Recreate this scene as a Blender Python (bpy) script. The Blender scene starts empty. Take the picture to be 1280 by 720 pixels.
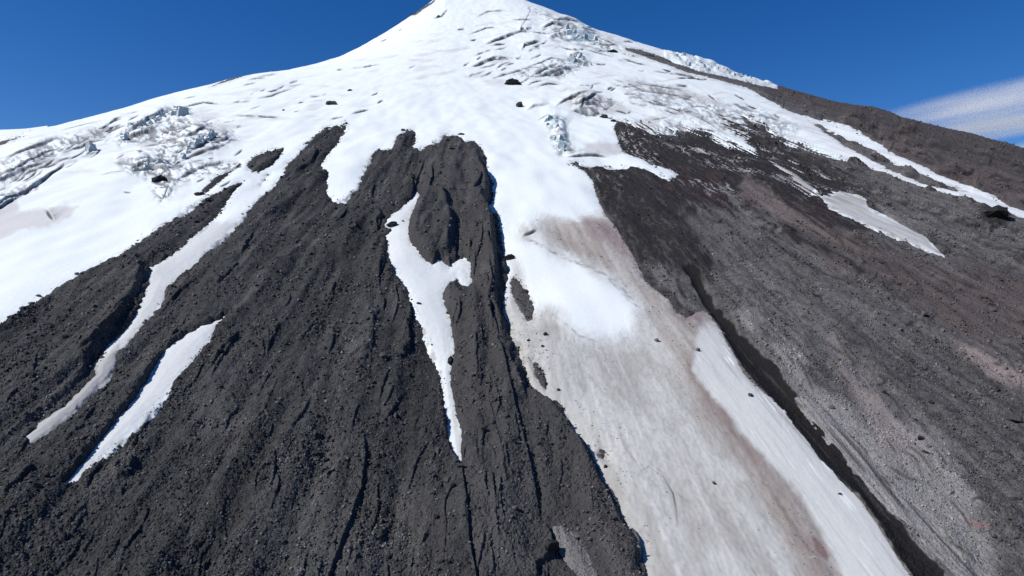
import bpy, math, random
import numpy as np

# ------------------------------------------------------------------ camera, sky, sun, exposure
S = bpy.context.scene
COL = S.collection
F_PX = 865.0                      # focal length in pixels of a 1280 wide frame
cam_d = bpy.data.cameras.new("camera")
cam_d.sensor_width = 36.0
cam_d.lens = 36.0 * F_PX / 1280.0
cam_d.clip_start = 1.0
cam_d.clip_end = 60000.0
cam = bpy.data.objects.new("camera", cam_d)
cam.location = (0, 0, 0)
cam.rotation_euler = (math.radians(90), 0, 0)
COL.objects.link(cam)
S.camera = cam

SUN_EL, SUN_AZ = 44.0, -108.0     # degrees; azimuth clockwise from +Y (straight ahead)
world = bpy.data.worlds.new("World")
S.world = world
world.use_nodes = True
wn, wl = world.node_tree.nodes, world.node_tree.links
bg = wn["Background"]
sky = wn.new("ShaderNodeTexSky")
sky.sky_type = 'NISHITA'
sky.sun_disc = False
sky.sun_elevation = math.radians(SUN_EL)
sky.sun_rotation = math.radians(SUN_AZ)
sky.altitude = 2000
sky.air_density = 1.0
sky.dust_density = 0.8
sky.ozone_density = 4.0
hs = wn.new("ShaderNodeHueSaturation")
hs.inputs['Saturation'].default_value = 1.33
hs.inputs['Hue'].default_value = 0.511
wl.new(sky.outputs[0], hs.inputs['Color'])
wl.new(hs.outputs[0], bg.inputs[0])
bg.inputs[1].default_value = 0.10

sun_d = bpy.data.lights.new("sun", 'SUN')
sun_d.energy = 4.3
sun_d.angle = math.radians(0.53)
sun_d.color = (1.0, 0.955, 0.895)
sun = bpy.data.objects.new("sun", sun_d)
el, az = math.radians(SUN_EL), math.radians(SUN_AZ)
sv = (math.sin(az) * math.cos(el), math.cos(az) * math.cos(el), math.sin(el))   # towards the sun
from mathutils import Vector, Matrix
sun.rotation_euler = Vector(sv).to_track_quat('Z', 'Y').to_euler()
sun.location = (-300, -100, 400)
COL.objects.link(sun)

S.view_settings.view_transform = 'Standard'
S.view_settings.look = 'None'
S.view_settings.exposure = 0.04
S.view_settings.gamma = 1.0
S.view_settings.use_curve_mapping = False
S.render.engine = 'CYCLES'
S.cycles.max_bounces = 7
S.cycles.diffuse_bounces = 3
S.cycles.volume_bounces = 5
S.cycles.use_denoising = False
S.cycles.denoiser = 'OPENIMAGEDENOISE'
S.cycles.denoising_input_passes = 'RGB_ALBEDO_NORMAL'

# ------------------------------------------------------------------ small helpers
rng = np.random.default_rng(7)
f32 = np.float32

def tag(o, label=None, cat=None, group=None, kind=None):
    if label: o["label"] = label
    if cat: o["category"] = cat
    if group: o["group"] = group
    if kind: o["kind"] = kind
    return o

def sstep(a, b, x):
    t = np.clip((x - a) / (b - a), 0, 1)
    return t * t * (3 - 2 * t)

_GA = np.random.default_rng(3).random(4096).astype(f32) * 2 * np.pi
_GX, _GY = np.cos(_GA).astype(f32), np.sin(_GA).astype(f32)
_R1 = np.random.default_rng(4).random(4096).astype(f32)
_R2 = np.random.default_rng(5).random(4096).astype(f32)
_R3 = np.random.default_rng(6).random(4096).astype(f32)

def hsh(ix, iy, seed):
    h = (ix.astype(np.int64) * 73856093) ^ (iy.astype(np.int64) * 19349663) ^ (seed * 83492791)
    h = (h ^ (h >> 13)) * 1274126177
    return ((h ^ (h >> 16)) & 4095).astype(np.int32)

def pn(x, y, seed=0):
    """gradient noise, about -1..1"""
    xf, yf = np.floor(x), np.floor(y)
    ix, iy = xf.astype(np.int32), yf.astype(np.int32)
    fx, fy = (x - xf).astype(f32), (y - yf).astype(f32)
    u, v = fx * fx * fx * (fx * (fx * 6 - 15) + 10), fy * fy * fy * (fy * (fy * 6 - 15) + 10)
    def g(ax, ay):
        h = hsh(ix + ax, iy + ay, seed)
        return _GX[h] * (fx - ax) + _GY[h] * (fy - ay)
    a = g(0, 0); b = g(1, 0); c = g(0, 1); d = g(1, 1)
    ab = a + (b - a) * u
    cd = c + (d - c) * u
    return (ab + (cd - ab) * v) * 1.5

def fbm(x, y, seed=0, oct=3, gain=0.5):
    s = 0; a = 1.0
    for o in range(oct):
        s = s + a * pn(x * 2 ** o, y * 2 ** o, seed + 17 * o); a *= gain
    return s

def blocks(x, y, seed=0):
    """heap of tilted stones: 0..1 heights, a value per stone, too"""
    xf, yf = np.floor(x), np.floor(y)
    ix, iy = xf.astype(np.int32), yf.astype(np.int32)
    fx, fy = (x - xf).astype(f32), (y - yf).astype(f32)
    best = np.full(x.shape, -9, f32); val = np.zeros(x.shape, f32)
    for ax in (-1, 0, 1):
        for ay in (-1, 0, 1):
            h = hsh(ix + ax, iy + ay, seed)
            dx = fx - ax - _R1[h]; dy = fy - ay - _R2[h]
            k = _R3[h]
            rad = 0.25 + 0.55 * k * k
            hh = rad - (np.abs(dx * _GX[h] + dy * _GY[h]) * 0.9 + np.abs(-dx * _GY[h] + dy * _GX[h]) * 0.75) * 0.8 \
                 + 0.35 * (dx * _GY[(h + 99) & 4095] + dy * _GX[(h + 99) & 4095])
            hh = np.minimum(hh, rad * 0.62 + 0.25 * (dx * _GX[(h + 7) & 4095] + dy * _GY[(h + 7) & 4095]))
            m = hh > best
            best = np.where(m, hh, best); val = np.where(m, _R1[(h + 1234) & 4095], val)
    return np.maximum(best, -0.25), val

# ------------------------------------------------------------------ raster of the traced outlines (photo pixels)
X0, Y0, X1, Y1 = -340, -60, 1620, 980
RW, RH = X1 - X0, Y1 - Y0
gx = (np.arange(RW) + X0).astype(f32)
gy = (np.arange(RH) + Y0).astype(f32)

def inside_mask(P):
    acc = np.zeros((RH, RW + 1), np.int16)
    n = len(P)
    for i in range(n):
        (xa, ya), (xb, yb) = P[i], P[(i + 1) % n]
        if ya == yb: continue
        if ya > yb: xa, ya, xb, yb = xb, yb, xa, ya
        r0 = max(int(math.ceil(ya - Y0)), 0); r1 = min(int(math.ceil(yb - Y0)), RH)
        if r1 <= r0: continue
        rows = np.arange(r0, r1)
        xi = xa + (rows + Y0 - ya) * (xb - xa) / (yb - ya)
        ci = np.clip(np.ceil(xi - X0).astype(int), 0, RW)
        np.add.at(acc, (rows, ci), 1)
    return (np.cumsum(acc, 1)[:, :RW] % 2) == 1

def edge_fields(P, closed, pad):
    """unsigned distance, side (+ = right hand seen walking down the picture), arc fraction"""
    D = np.full((RH, RW), pad, f32); SG = np.ones((RH, RW), f32); T = np.zeros((RH, RW), f32)
    n = len(P); segs = n if closed else n - 1
    L = [math.dist(P[i], P[(i + 1) % n]) for i in range(segs)]
    tot = sum(L) or 1; acc = 0
    for i in range(segs):
        (xa, ya), (xb, yb) = P[i], P[(i + 1) % n]
        c0 = max(int(min(xa, xb) - pad - X0), 0); c1 = min(int(max(xa, xb) + pad - X0) + 2, RW)
        r0 = max(int(min(ya, yb) - pad - Y0), 0); r1 = min(int(max(ya, yb) + pad - Y0) + 2, RH)
        if c1 > c0 and r1 > r0 and L[i] > 0:
            px = gx[None, c0:c1]; py = gy[r0:r1, None]
            dx, dy = xb - xa, yb - ya
            t = np.clip(((px - xa) * dx + (py - ya) * dy) / (L[i] ** 2), 0, 1)
            d = np.hypot(px - xa - t * dx, py - ya - t * dy)
            sub = D[r0:r1, c0:c1]
            m = d < sub
            sub[m] = d[m]
            s = -np.sign(dx * (py - ya) - dy * (px - xa))
            SG[r0:r1, c0:c1][m] = s[m]
            T[r0:r1, c0:c1][m] = ((acc + t * L[i]) / tot)[m]
        acc += L[i]
    return D, SG, T

def poly_sdf(P, pad=40):
    D, _, _ = edge_fields(P, True, pad)
    return np.where(inside_mask(P), D, -D).astype(f32)

def zone(P, soft=12):
    """0..1 coverage with a soft edge"""
    return sstep(-soft, soft, poly_sdf(P, max(40, soft + 4)))

# ------------------------------------------------------------------ outlines traced on the mountain
SNOW_MAIN = [(-340,-60),(-340,640),(-150,512),(-60,455),(0,414),(18,402),(38,385),(60,373),(95,351),(112,340),(150,318),(180,299),(212,279),(230,267),(262,250),(302,231),
 (292,243),(280,261),(262,281),(247,294),(235,304),(230,311),(216,321),(203,328),(184,338),(186,346),(186,352),(180,360),(178,372),(171,386),(166,396),(152,413),(143,424),(134,431),(127,444),(119,454),(118,461),(120,468),
 (110,478),(98,492),(78,511),(60,524),(44,536),(29,549),(38,553),(50,547),(72,529),(93,511),(108,495),(121,481),(136,471),(143,456),(145,443),(160,430),(176,408),(186,395),(199,386),(206,378),(208,366),(224,349),(240,338),(262,317),(281,300),(300,281),
 (321,252),(340,233),(355,218),(361,204),(378,190),(376,186),(395,172),(408,161),(413,161),(418,158),(427,159),(434,154),(434,164),(426,172),(419,180),(414,188),(402,206),(403,213),(409,221),(408,230),(409,241),(416,248),(423,252),(432,249),(445,236),(450,224),(455,214),(463,204),(467,195),(474,189),(484,189),(491,188),(495,181),(497,172),(505,165),(510,163),(518,163),(520,172),(518,180),(516,187),(524,188),(532,184),(540,181),(551,179),(554,170),(562,168),(574,169),(580,176),(592,179),(600,184),(605,194),(606,203),(606,212),(611,221),(616,230),(619,242),(617,249),(612,256),(614,263),(621,267),(623,278),(624,290),
 (660,300),(730,290),(757,270),(752,256),(746,240),(741,227),(729,216),(713,206),(720,204),(735,212),(752,208),(768,212),(790,209),(806,215),(820,222),(836,227),(848,219),(832,211),(815,205),(803,199),(790,194),(778,188),(774,176),(768,160),(772,152),(779,153),(788,158),(800,160),(812,165),(826,172),(838,167),(852,165),(866,163),(876,166),(890,174),(905,181),(920,187),(935,190),(952,194),(945,186),(936,178),(940,172),(955,176),(968,183),(985,187),(1000,182),(1015,188),(1032,196),(1055,205),(1078,208),(1095,214),(1120,224),(1150,235),(1178,243),(1205,252),(1228,260),(1250,266),(1280,276),(1400,318),(1620,400),
 (1620,372),(1400,302),(1280,262),(1262,256),(1240,246),(1222,238),(1200,230),(1172,219),(1150,208),(1126,196),(1110,186),(1092,176),(1075,166),(1060,158),(1040,153),(1020,148),(1003,144),(985,138),(972,130),(958,122),(940,112),(922,106),(905,101),(890,97),(872,93),(856,89),(840,83),(826,78),(812,73),(800,69),(782,63),
 (782,59),(795,62),(810,65),(822,69),(834,74),(848,80),(862,85),(878,89),(896,93),(915,98),(932,102),(950,107),(972,112),(972,-60)]
SNOW_DIRTY = [(612,255),(622,272),(625,290),(628,310),(632,325),(634,345),(632,365),(631,385),(640,405),(640,421),(650,432),(651,448),(658,462),(668,489),(680,497),(696,505),(707,520),(718,540),(730,553),(741,570),(755,600),(766,615),(774,634),(781,650),(792,668),(803,685),(805,705),(808,720),(830,790),(880,980),
 (1300,980),(1210,820),(1160,748),(1141,720),(1121,690),(1108,668),(1096,650),(1076,622),(1050,598),(1036,584),(1022,571),(1010,552),(998,538),(976,510),(952,486),(935,471),(927,457),(917,440),(908,424),(900,411),(892,398),(885,388),(878,384),(868,388),(858,397),(846,390),(836,373),(822,364),(814,358),(806,349),(800,340),(793,324),(785,311),(776,296),(770,285),(763,276),(757,270),(752,256),(700,240)]
TONGUE_MID = [(521,238),(516,249),(500,264),(486,279),(482,286),(488,292),(483,300),(485,314),(488,328),(493,345),(505,359),(512,369),(516,382),(521,396),(530,411),(537,424),(541,436),(546,446),(551,458),(553,478),(554,500),(558,525),(560,548),(564,562),(570,578),(577,596),(578,580),(577,562),(578,548),(574,525),(570,505),(565,480),(563,462),(566,448),(568,428),(567,410),(562,392),(557,383),(554,374),(556,363),(562,353),(571,346),(576,354),(584,357),(592,351),(588,341),(591,330),(583,322),(574,322),(566,326),(562,332),(555,327),(548,324),(541,330),(533,328),(522,316),(514,308),(510,297),(512,284),(516,270),(520,259),(527,250)]
PATCH_LEFT = [(285,394),(272,402),(262,406),(250,412),(236,419),(225,427),(217,431),(210,438),(203,446),(195,455),(186,470),(178,484),(168,497),(160,511),(150,524),(140,535),(126,553),(112,571),(98,588),(80,611),(98,601),(110,590),(122,578),(132,572),(143,563),(155,551),(170,540),(185,522),(206,500),(218,480),(233,464),(246,448),(262,430),(268,417),(277,405)]
PATCH_RIGHT = [(1027,246),(1040,243),(1049,239),(1062,242),(1075,246),(1082,250),(1083,258),(1092,266),(1108,271),(1122,277),(1132,284),(1143,292),(1158,299),(1165,308),(1180,320),(1163,314),(1150,308),(1132,302),(1115,295),(1098,289),(1082,281),(1068,275),(1055,268),(1040,260)]
ASH_STRIP = [(998,497),(1015,520),(1032,540),(1047,560),(1064,580),(1083,600),(1115,632),(1148,661),(1172,698),(1190,722),(1260,810),(1310,820),(1218,722),(1204,700),(1174,660),(1142,630),(1104,600),(1081,562),(1058,540),(1032,515),(1010,499)]
STREAKS = [[(985,199),(1000,205),(1020,215),(1045,222),(1030,222),(1010,214)],[(988,228),(1005,234),(1022,245),(1015,246),(1000,238)],[(960,197),(980,210),(1010,232),(1030,247),(1012,240),(985,222)],
 [(1140,250),(1150,252),(1138,250)],[(860,188),(870,186),(888,192),(878,194)],[(1060,262),(1050,248),(1090,262),(1120,276)],
 [(690,653),(703,655),(718,668),(732,690),(746,722),(726,722),(706,690)]]
# holes of rock in the snow
HOLES = [[(640,346),(648,349),(656,359),(664,371),(668,385),(666,397),(659,399),(653,386),(646,373),(639,362)],
 [(663,451),(670,457),(678,469),(684,482),(682,489),(674,479),(667,467)], [(745,568),(752,560),(757,562),(756,574),(750,572)],
 [(310,213),(311,202),(322,192),(338,187),(354,186),(347,198),(336,208),(322,214)],          # lava sliver in the left glacier
 [(326,229),(331,222),(335,217),(333,223),(328,229)],
 [(253,240),(262,231),(275,222),(288,217),(296,212),(300,208),(292,214),(283,222),(270,232),(258,243)],
 [(1012,152),(1028,158),(1048,168),(1062,176),(1078,180),(1090,188),(1106,199),(1128,208),(1150,219),(1168,228),(1188,234),(1212,240),(1190,240),(1165,234),(1140,224),(1118,215),(1095,204),(1075,192),(1055,182),(1035,168)],
 [(842,80),(855,82),(868,86),(880,92),(885,96),(872,94),(858,90),(846,86)],
 [(928,146),(936,150),(942,158),(955,164),(970,172),(960,172),(945,166),(936,160)],
 [(905,150),(915,154),(930,162),(945,170),(935,170),(918,162)],
 [(952,168),(968,172),(990,182),(1010,192),(1000,192),(975,182)],
 [(1052,209),(1065,200),(1080,205),(1092,212),(1075,211)],
 [(0,178),(12,174),(29,170),(14,176),(0,181),(-60,198),(-60,190)],
 [(262,109),(275,103),(292,97),(312,93),(300,97),(284,102)],
 [(515,20),(519,15),(526,10),(540,2),(548,-4),(541,4),(530,11),(521,18)]]

print("raster")
SD = poly_sdf(SNOW_MAIN)
SD = np.maximum(SD, poly_sdf(SNOW_DIRTY))
for P, g_ in ((TONGUE_MID, 1.6), (PATCH_LEFT, 1.4), (PATCH_RIGHT, .5), (ASH_STRIP, 0)): SD = np.maximum(SD, poly_sdf(P) + g_)
for P in STREAKS: SD = np.maximum(SD, poly_sdf(P) - 0.6)
for P in HOLES: SD = np.minimum(SD, -poly_sdf(P))

# ---- owners (which object a face belongs to)
OWN_S = np.zeros((RH, RW), np.int8)           # snow: 0 snowfield
CLEAN_EDGE = [(612,268),(625,290),(640,292),(655,284),(672,273),(700,271),(722,277),(757,269),(800,290),(1400,700),(1400,985),(560,985),(560,300)]
m_d = inside_mask(SNOW_DIRTY)
OWN_S[m_d & inside_mask(CLEAN_EDGE)] = 1
RIBBON = [(882,384),(874,410),(869,440),(868,465),(876,482),(895,501),(912,521),(926,546),(960,580),(985,603),(1002,622),(1021,655),(1040,688),(1056,722),(1100,820),(1150,985),(1400,985),(1141,700),(1000,520),(940,450)]
m_r = inside_mask(RIBBON)
OWN_S[m_d & m_r] = 2
OWN_S[inside_mask([(420,150),(400,162),(300,275),(255,306),(200,345),(160,400),(120,450),(0,552),(20,600),(120,520),(180,440),(260,340),(330,260),(400,175)]) & (gx[None, :] < 258)] = 3
for k, P in ((4, TONGUE_MID), (5, PATCH_LEFT), (6, PATCH_RIGHT), (7, ASH_STRIP)):
    OWN_S[poly_sdf(P) > -14] = k
OWN_S[poly_sdf(STREAKS[-1]) > -14] = 8
for P in STREAKS[:-1]: OWN_S[(poly_sdf(P) > -6) & (OWN_S == 0)] = 9
OWN_R = np.zeros((RH, RW), np.int8)           # rock: 0 mountain slope
OWN_R[inside_mask([(310,222),(200,275),(-340,640),(-340,985),(-100,700),(28,560),(60,520),(120,470),(160,405),(205,330),(270,270)])] = 1
OWN_R[inside_mask([(434,140),(400,160),(340,230),(250,330),(160,420),(120,476),(70,525),(28,560),(-100,700),(-340,985),(640,985),(604,760),(592,700),(583,645),(578,592),(566,480),(545,380),(500,320),(505,262),(522,238),(530,205),(530,186),(530,140)])] = 2
OWN_R[inside_mask([(530,140),(530,205),(522,238),(505,262),(500,320),(545,380),(566,480),(578,592),(583,645),(592,700),(604,760),(640,985),(900,985),(830,760),(800,660),(700,490),(650,400),(634,300),(640,250),(600,140)])] = 3
CHANNEL = [(852,335),(862,348),(871,364),(881,380),(892,396),(903,414),(917,440),(933,466),(952,487),(976,511),(998,538),(1022,571),(1050,598),(1076,622),(1096,650),(1121,690),(1141,720),(1165,755),(1300,960),(1330,930),(1225,770),(1192,722),(1160,690),(1136,662),(1107,630),(1083,601),(1057,572),(1029,540),(1008,508),(985,480),(962,452),(943,434),(927,418),(914,402),(895,382),(884,362),(875,345),(863,332)]
SD_CH = poly_sdf(CHANNEL)
OWN_R[SD_CH > 0] = 4

# ------------------------------------------------------------------ the base mountain: a cone with a concave flank
AX, AY, AZ = -208.0, 3600.0, 1600.0
def prof(r):
    r = np.sqrt(r * r + 140.0 ** 2) - 140.0
    return 0.40 * r + 0.36 * 960 * (1 - np.exp(-r / 960))
def base0(x, y):
    r = np.hypot(x - AX, y - AY)
    return AZ - prof(r)
CAM_H = -float(base0(np.array(0.0), np.array(0.0)))
print("camera height over slope", CAM_H)
SKY_LINE = [(-340,232),(-150,196),(0,163),(62,160),(140,140),(220,116),(262,106),(290,98),(318,93),(360,88),(395,80),(425,71),(450,59),(480,42),(505,26),(525,12),(540,1),(556,-8),(590,-12),(630,-8),(655,0),(680,9),(705,20),(722,27),(740,36),(770,44),(800,54),(830,63),(860,70),(890,78),(912,88),(935,97),(960,103),(985,111),(1010,118),(1040,127),(1070,133),(1090,134),(1112,140),(1130,149),(1160,155),(1190,163),(1215,168),(1240,176),(1262,180),(1282,188),(1400,222),(1620,290)]
cols = np.concatenate([np.arange(-340, -40, 5.0), np.arange(-40, 1320, 0.82), np.arange(1320, 1621, 5.0)])
sl = np.interp(cols, [p[0] for p in SKY_LINE], [p[1] for p in SKY_LINE])
k = np.ones(5) / 5
sl[4:-4] = np.convolve(np.pad(sl, 2, 'edge'), k, 'valid')[4:-4]
ydist = np.concatenate([np.geomspace(80, 7200, 1800)])     # forward distance along each column
tx = (cols - 640) / F_PX
Xc = tx[:, None] * ydist[None, :]
Yc = np.broadcast_to(ydist[None, :], Xc.shape)
Zc = base0(Xc, Yc)
E = Zc / Yc
ks = np.argmax(E, 1)
e_max = E[np.arange(len(cols)), ks]; y_sil = ydist[ks]
e_want = (360 - sl) / F_PX
delta = e_want - e_max
ysm = np.convolve(np.pad(y_sil, 40, 'edge'), np.ones(81) / 81, 'valid')
print("silhouette correction px", (delta * F_PX).min(), (delta * F_PX).max(), "sil dist", y_sil.min(), y_sil.max())
kern = np.hanning(161); kern /= kern.sum()
dsm = np.convolve(np.pad(delta, 80, 'edge'), kern, 'valid')
for _ in range(2): ysm = np.convolve(np.pad(ysm, 80, 'edge'), kern, 'valid')
Zc = Zc + dsm[:, None] * Yc * sstep(0.12, 0.95, Yc / ysm[:, None])
E = Zc / Yc; ks = np.argmax(E, 1); y_sil = ydist[ks]
delta2 = e_want - E[np.arange(len(cols)), ks]
Zc = Zc + delta2[:, None] * Yc * sstep(0.8, 1.0, Yc / y_sil[:, None])
E = Zc / Yc
ks = np.argmax(E, 1)
y_sil = ydist[ks]
# rows: density follows the projected size
NR = 1330
dens = np.abs(np.gradient(E, axis=1)) * F_PX / 0.80 + np.gradient(ydist)[None, :] / 18.0
dens[ydist[None, :].repeat(len(cols), 0) > y_sil[:, None] * 1.02] *= 0.3
below = (360 - E * F_PX) > 800
dens = np.where(below, dens * 0.25, dens)
# smooth the density over neighbouring columns
cum = np.cumsum(dens, 1); cum -= cum[:, :1]
tot = cum[:, -1]
print("rows wanted", tot.min(), tot.max())
cumn = cum / tot[:, None]
for _ in range(2):
    cumn[2:-2] = (cumn[:-4] + cumn[1:-3] + cumn[2:-2] + cumn[3:-1] + cumn[4:]) / 5
tt = np.linspace(0, 1, NR)
NC = len(cols)
VY = np.empty((NC, NR)); BZ = np.empty((NC, NR)); SILY = np.empty(NC)
for i in range(NC):
    VY[i] = np.interp(tt, cumn[i], ydist)
    BZ[i] = np.interp(VY[i], ydist, Zc[i])
VX = VY * tx[:, None]
PY = 360 - F_PX * BZ / VY
PXi = np.broadcast_to(cols[:, None], PY.shape).copy()
behind = VY > y_sil[:, None]
e_sil = 360 - F_PX * E[np.arange(NC), ks]
PY = np.where(behind, e_sil[:, None] + 0.0, PY)
MPP = (VY / F_PX).astype(f32)                        # metres per photo pixel
SX = np.abs(np.gradient(VX, axis=0)).astype(f32)
SY = np.abs(np.gradient(VY, axis=1)).astype(f32)
SPC = np.sqrt(SX * SY)
R = np.hypot(VX - AX, VY - AY)
TH = np.arctan2(VX - AX, AY - VY)
U = (TH * 3400).astype(f32); V = R.astype(f32)
VXf, VYf = VX.astype(f32), VY.astype(f32)

def smp(A):
    """bilinear look-up of a raster at every vertex"""
    x = np.clip(PXi - X0, 0, RW - 1.001); y = np.clip(PY - Y0, 0, RH - 1.001)
    ix, iy = x.astype(np.int32), y.astype(np.int32)
    fx, fy = (x - ix).astype(f32), (y - iy).astype(f32)
    return (A[iy, ix] * (1 - fx) + A[iy, ix + 1] * fx) * (1 - fy) + (A[iy + 1, ix] * (1 - fx) + A[iy + 1, ix + 1] * fx) * fy

def lod(wl):
    return np.clip(wl / (2.0 * SPC) - 0.4, 0, 1)

print("noise", NC, NR)
# ------------------------------------------------------------------ zones
LEFTROCK = sstep(0, 1, smp(zone([(440,100),(280,200),(-340,600),(-340,985),(830,985),(808,720),(720,540),(640,405),(640,250),(600,140)], 10)))
TONGUE = smp(zone([(532,170),(525,240),(500,280),(505,320),(550,345),(556,400),(572,500),(580,600),(592,700),(640,985),(880,985),(808,720),(720,540),(640,405),(640,250),(600,160)], 6))
EDGE_N = 1.1 * pn(VXf / 1.3, VYf / 1.8, 10) * lod(1.3) + 1.6 * pn(VXf / 3.1, VYf / 3.1, 11) * lod(3) + 1.4 * fbm(VXf / 9, VYf / 11, 12, 2)
sd = smp(SD)
# mixed snow and rock on the upper right
MIX = smp(zone([(780,150),(830,140),(900,130),(950,135),(1010,175),(1060,200),(1040,240),(1000,240),(950,215),(900,215),(850,215),(800,190)], 14))
stk = .8 * pn(U / 3.6, V / 60, 21) + 0.8 * pn(U / 1.7, V / 34, 22)
sd = sd + EDGE_N * np.where(LEFTROCK > .5, 1.0, .55) + np.where(LEFTROCK > .5, 0, 1.0) * (PXi > 980) + MIX * (stk * 8.5 - 2.0 + 4 * pn(U / 14, V / 50, 23)) * (np.abs(sd) < 30)
sdm = sd * MPP                                        # in metres
# ------------------------------------------------------------------ scarps: (polyline, height px, width px, high side, kind)
def scarp_field(P, T, Wd, high, soft=1.2, pad=None, taper=.12, bw=.5):
    """returns the raster window it touches, the relief and the band of the broken face"""
    pad = pad or max(10, Wd * 3.2)
    xs_, ys_ = [p[0] for p in P], [p[1] for p in P]
    c0 = min(max(int(min(xs_) - pad - X0), 0), RW - 2); c1 = max(min(int(max(xs_) + pad - X0) + 2, RW), c0 + 1)
    r0 = min(max(int(min(ys_) - pad - Y0), 0), RH - 2); r1 = max(min(int(max(ys_) + pad - Y0) + 2, RH), r0 + 1)
    px = gx[None, c0:c1]; py = gy[r0:r1, None]
    D = np.full((r1 - r0, c1 - c0), pad, f32); SG = np.ones_like(D); t = np.zeros_like(D)
    L = [math.dist(P[q], P[q + 1]) for q in range(len(P) - 1)]; tot = sum(L) or 1; acc = 0
    for q in range(len(P) - 1):
        if L[q] == 0: continue
        (xa, ya), (xb, yb) = P[q], P[q + 1]; dx, dy = xb - xa, yb - ya
        u = np.clip(((px - xa) * dx + (py - ya) * dy) / (L[q] ** 2), 0, 1)
        d = np.hypot(px - xa - u * dx, py - ya - u * dy); m = d < D
        D = np.where(m, d, D); SG = np.where(m, -np.sign(dx * (py - ya) - dy * (px - xa)), SG); t = np.where(m, (acc + u * L[q]) / tot, t)
        acc += L[q]
    sdl = D * SG * (1 if high == 'R' else -1)        # positive on the high side
    h = np.where(sdl > -soft, np.exp(-np.maximum(sdl, 0) / Wd) * sstep(-soft, soft * .4, sdl), 0)
    h = h * sstep(pad, pad * .7, D)
    tp = np.clip(np.minimum(t, 1 - t) / taper, 0, 1)
    band = np.exp(-(np.maximum(np.abs(sdl + soft * .3) - soft * .16, 0) / bw) ** 2) * (D < pad * .98)
    return (slice(r0, r1), slice(c0, c1)), (T * tp * h).astype(f32), (tp * band).astype(f32)

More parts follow.
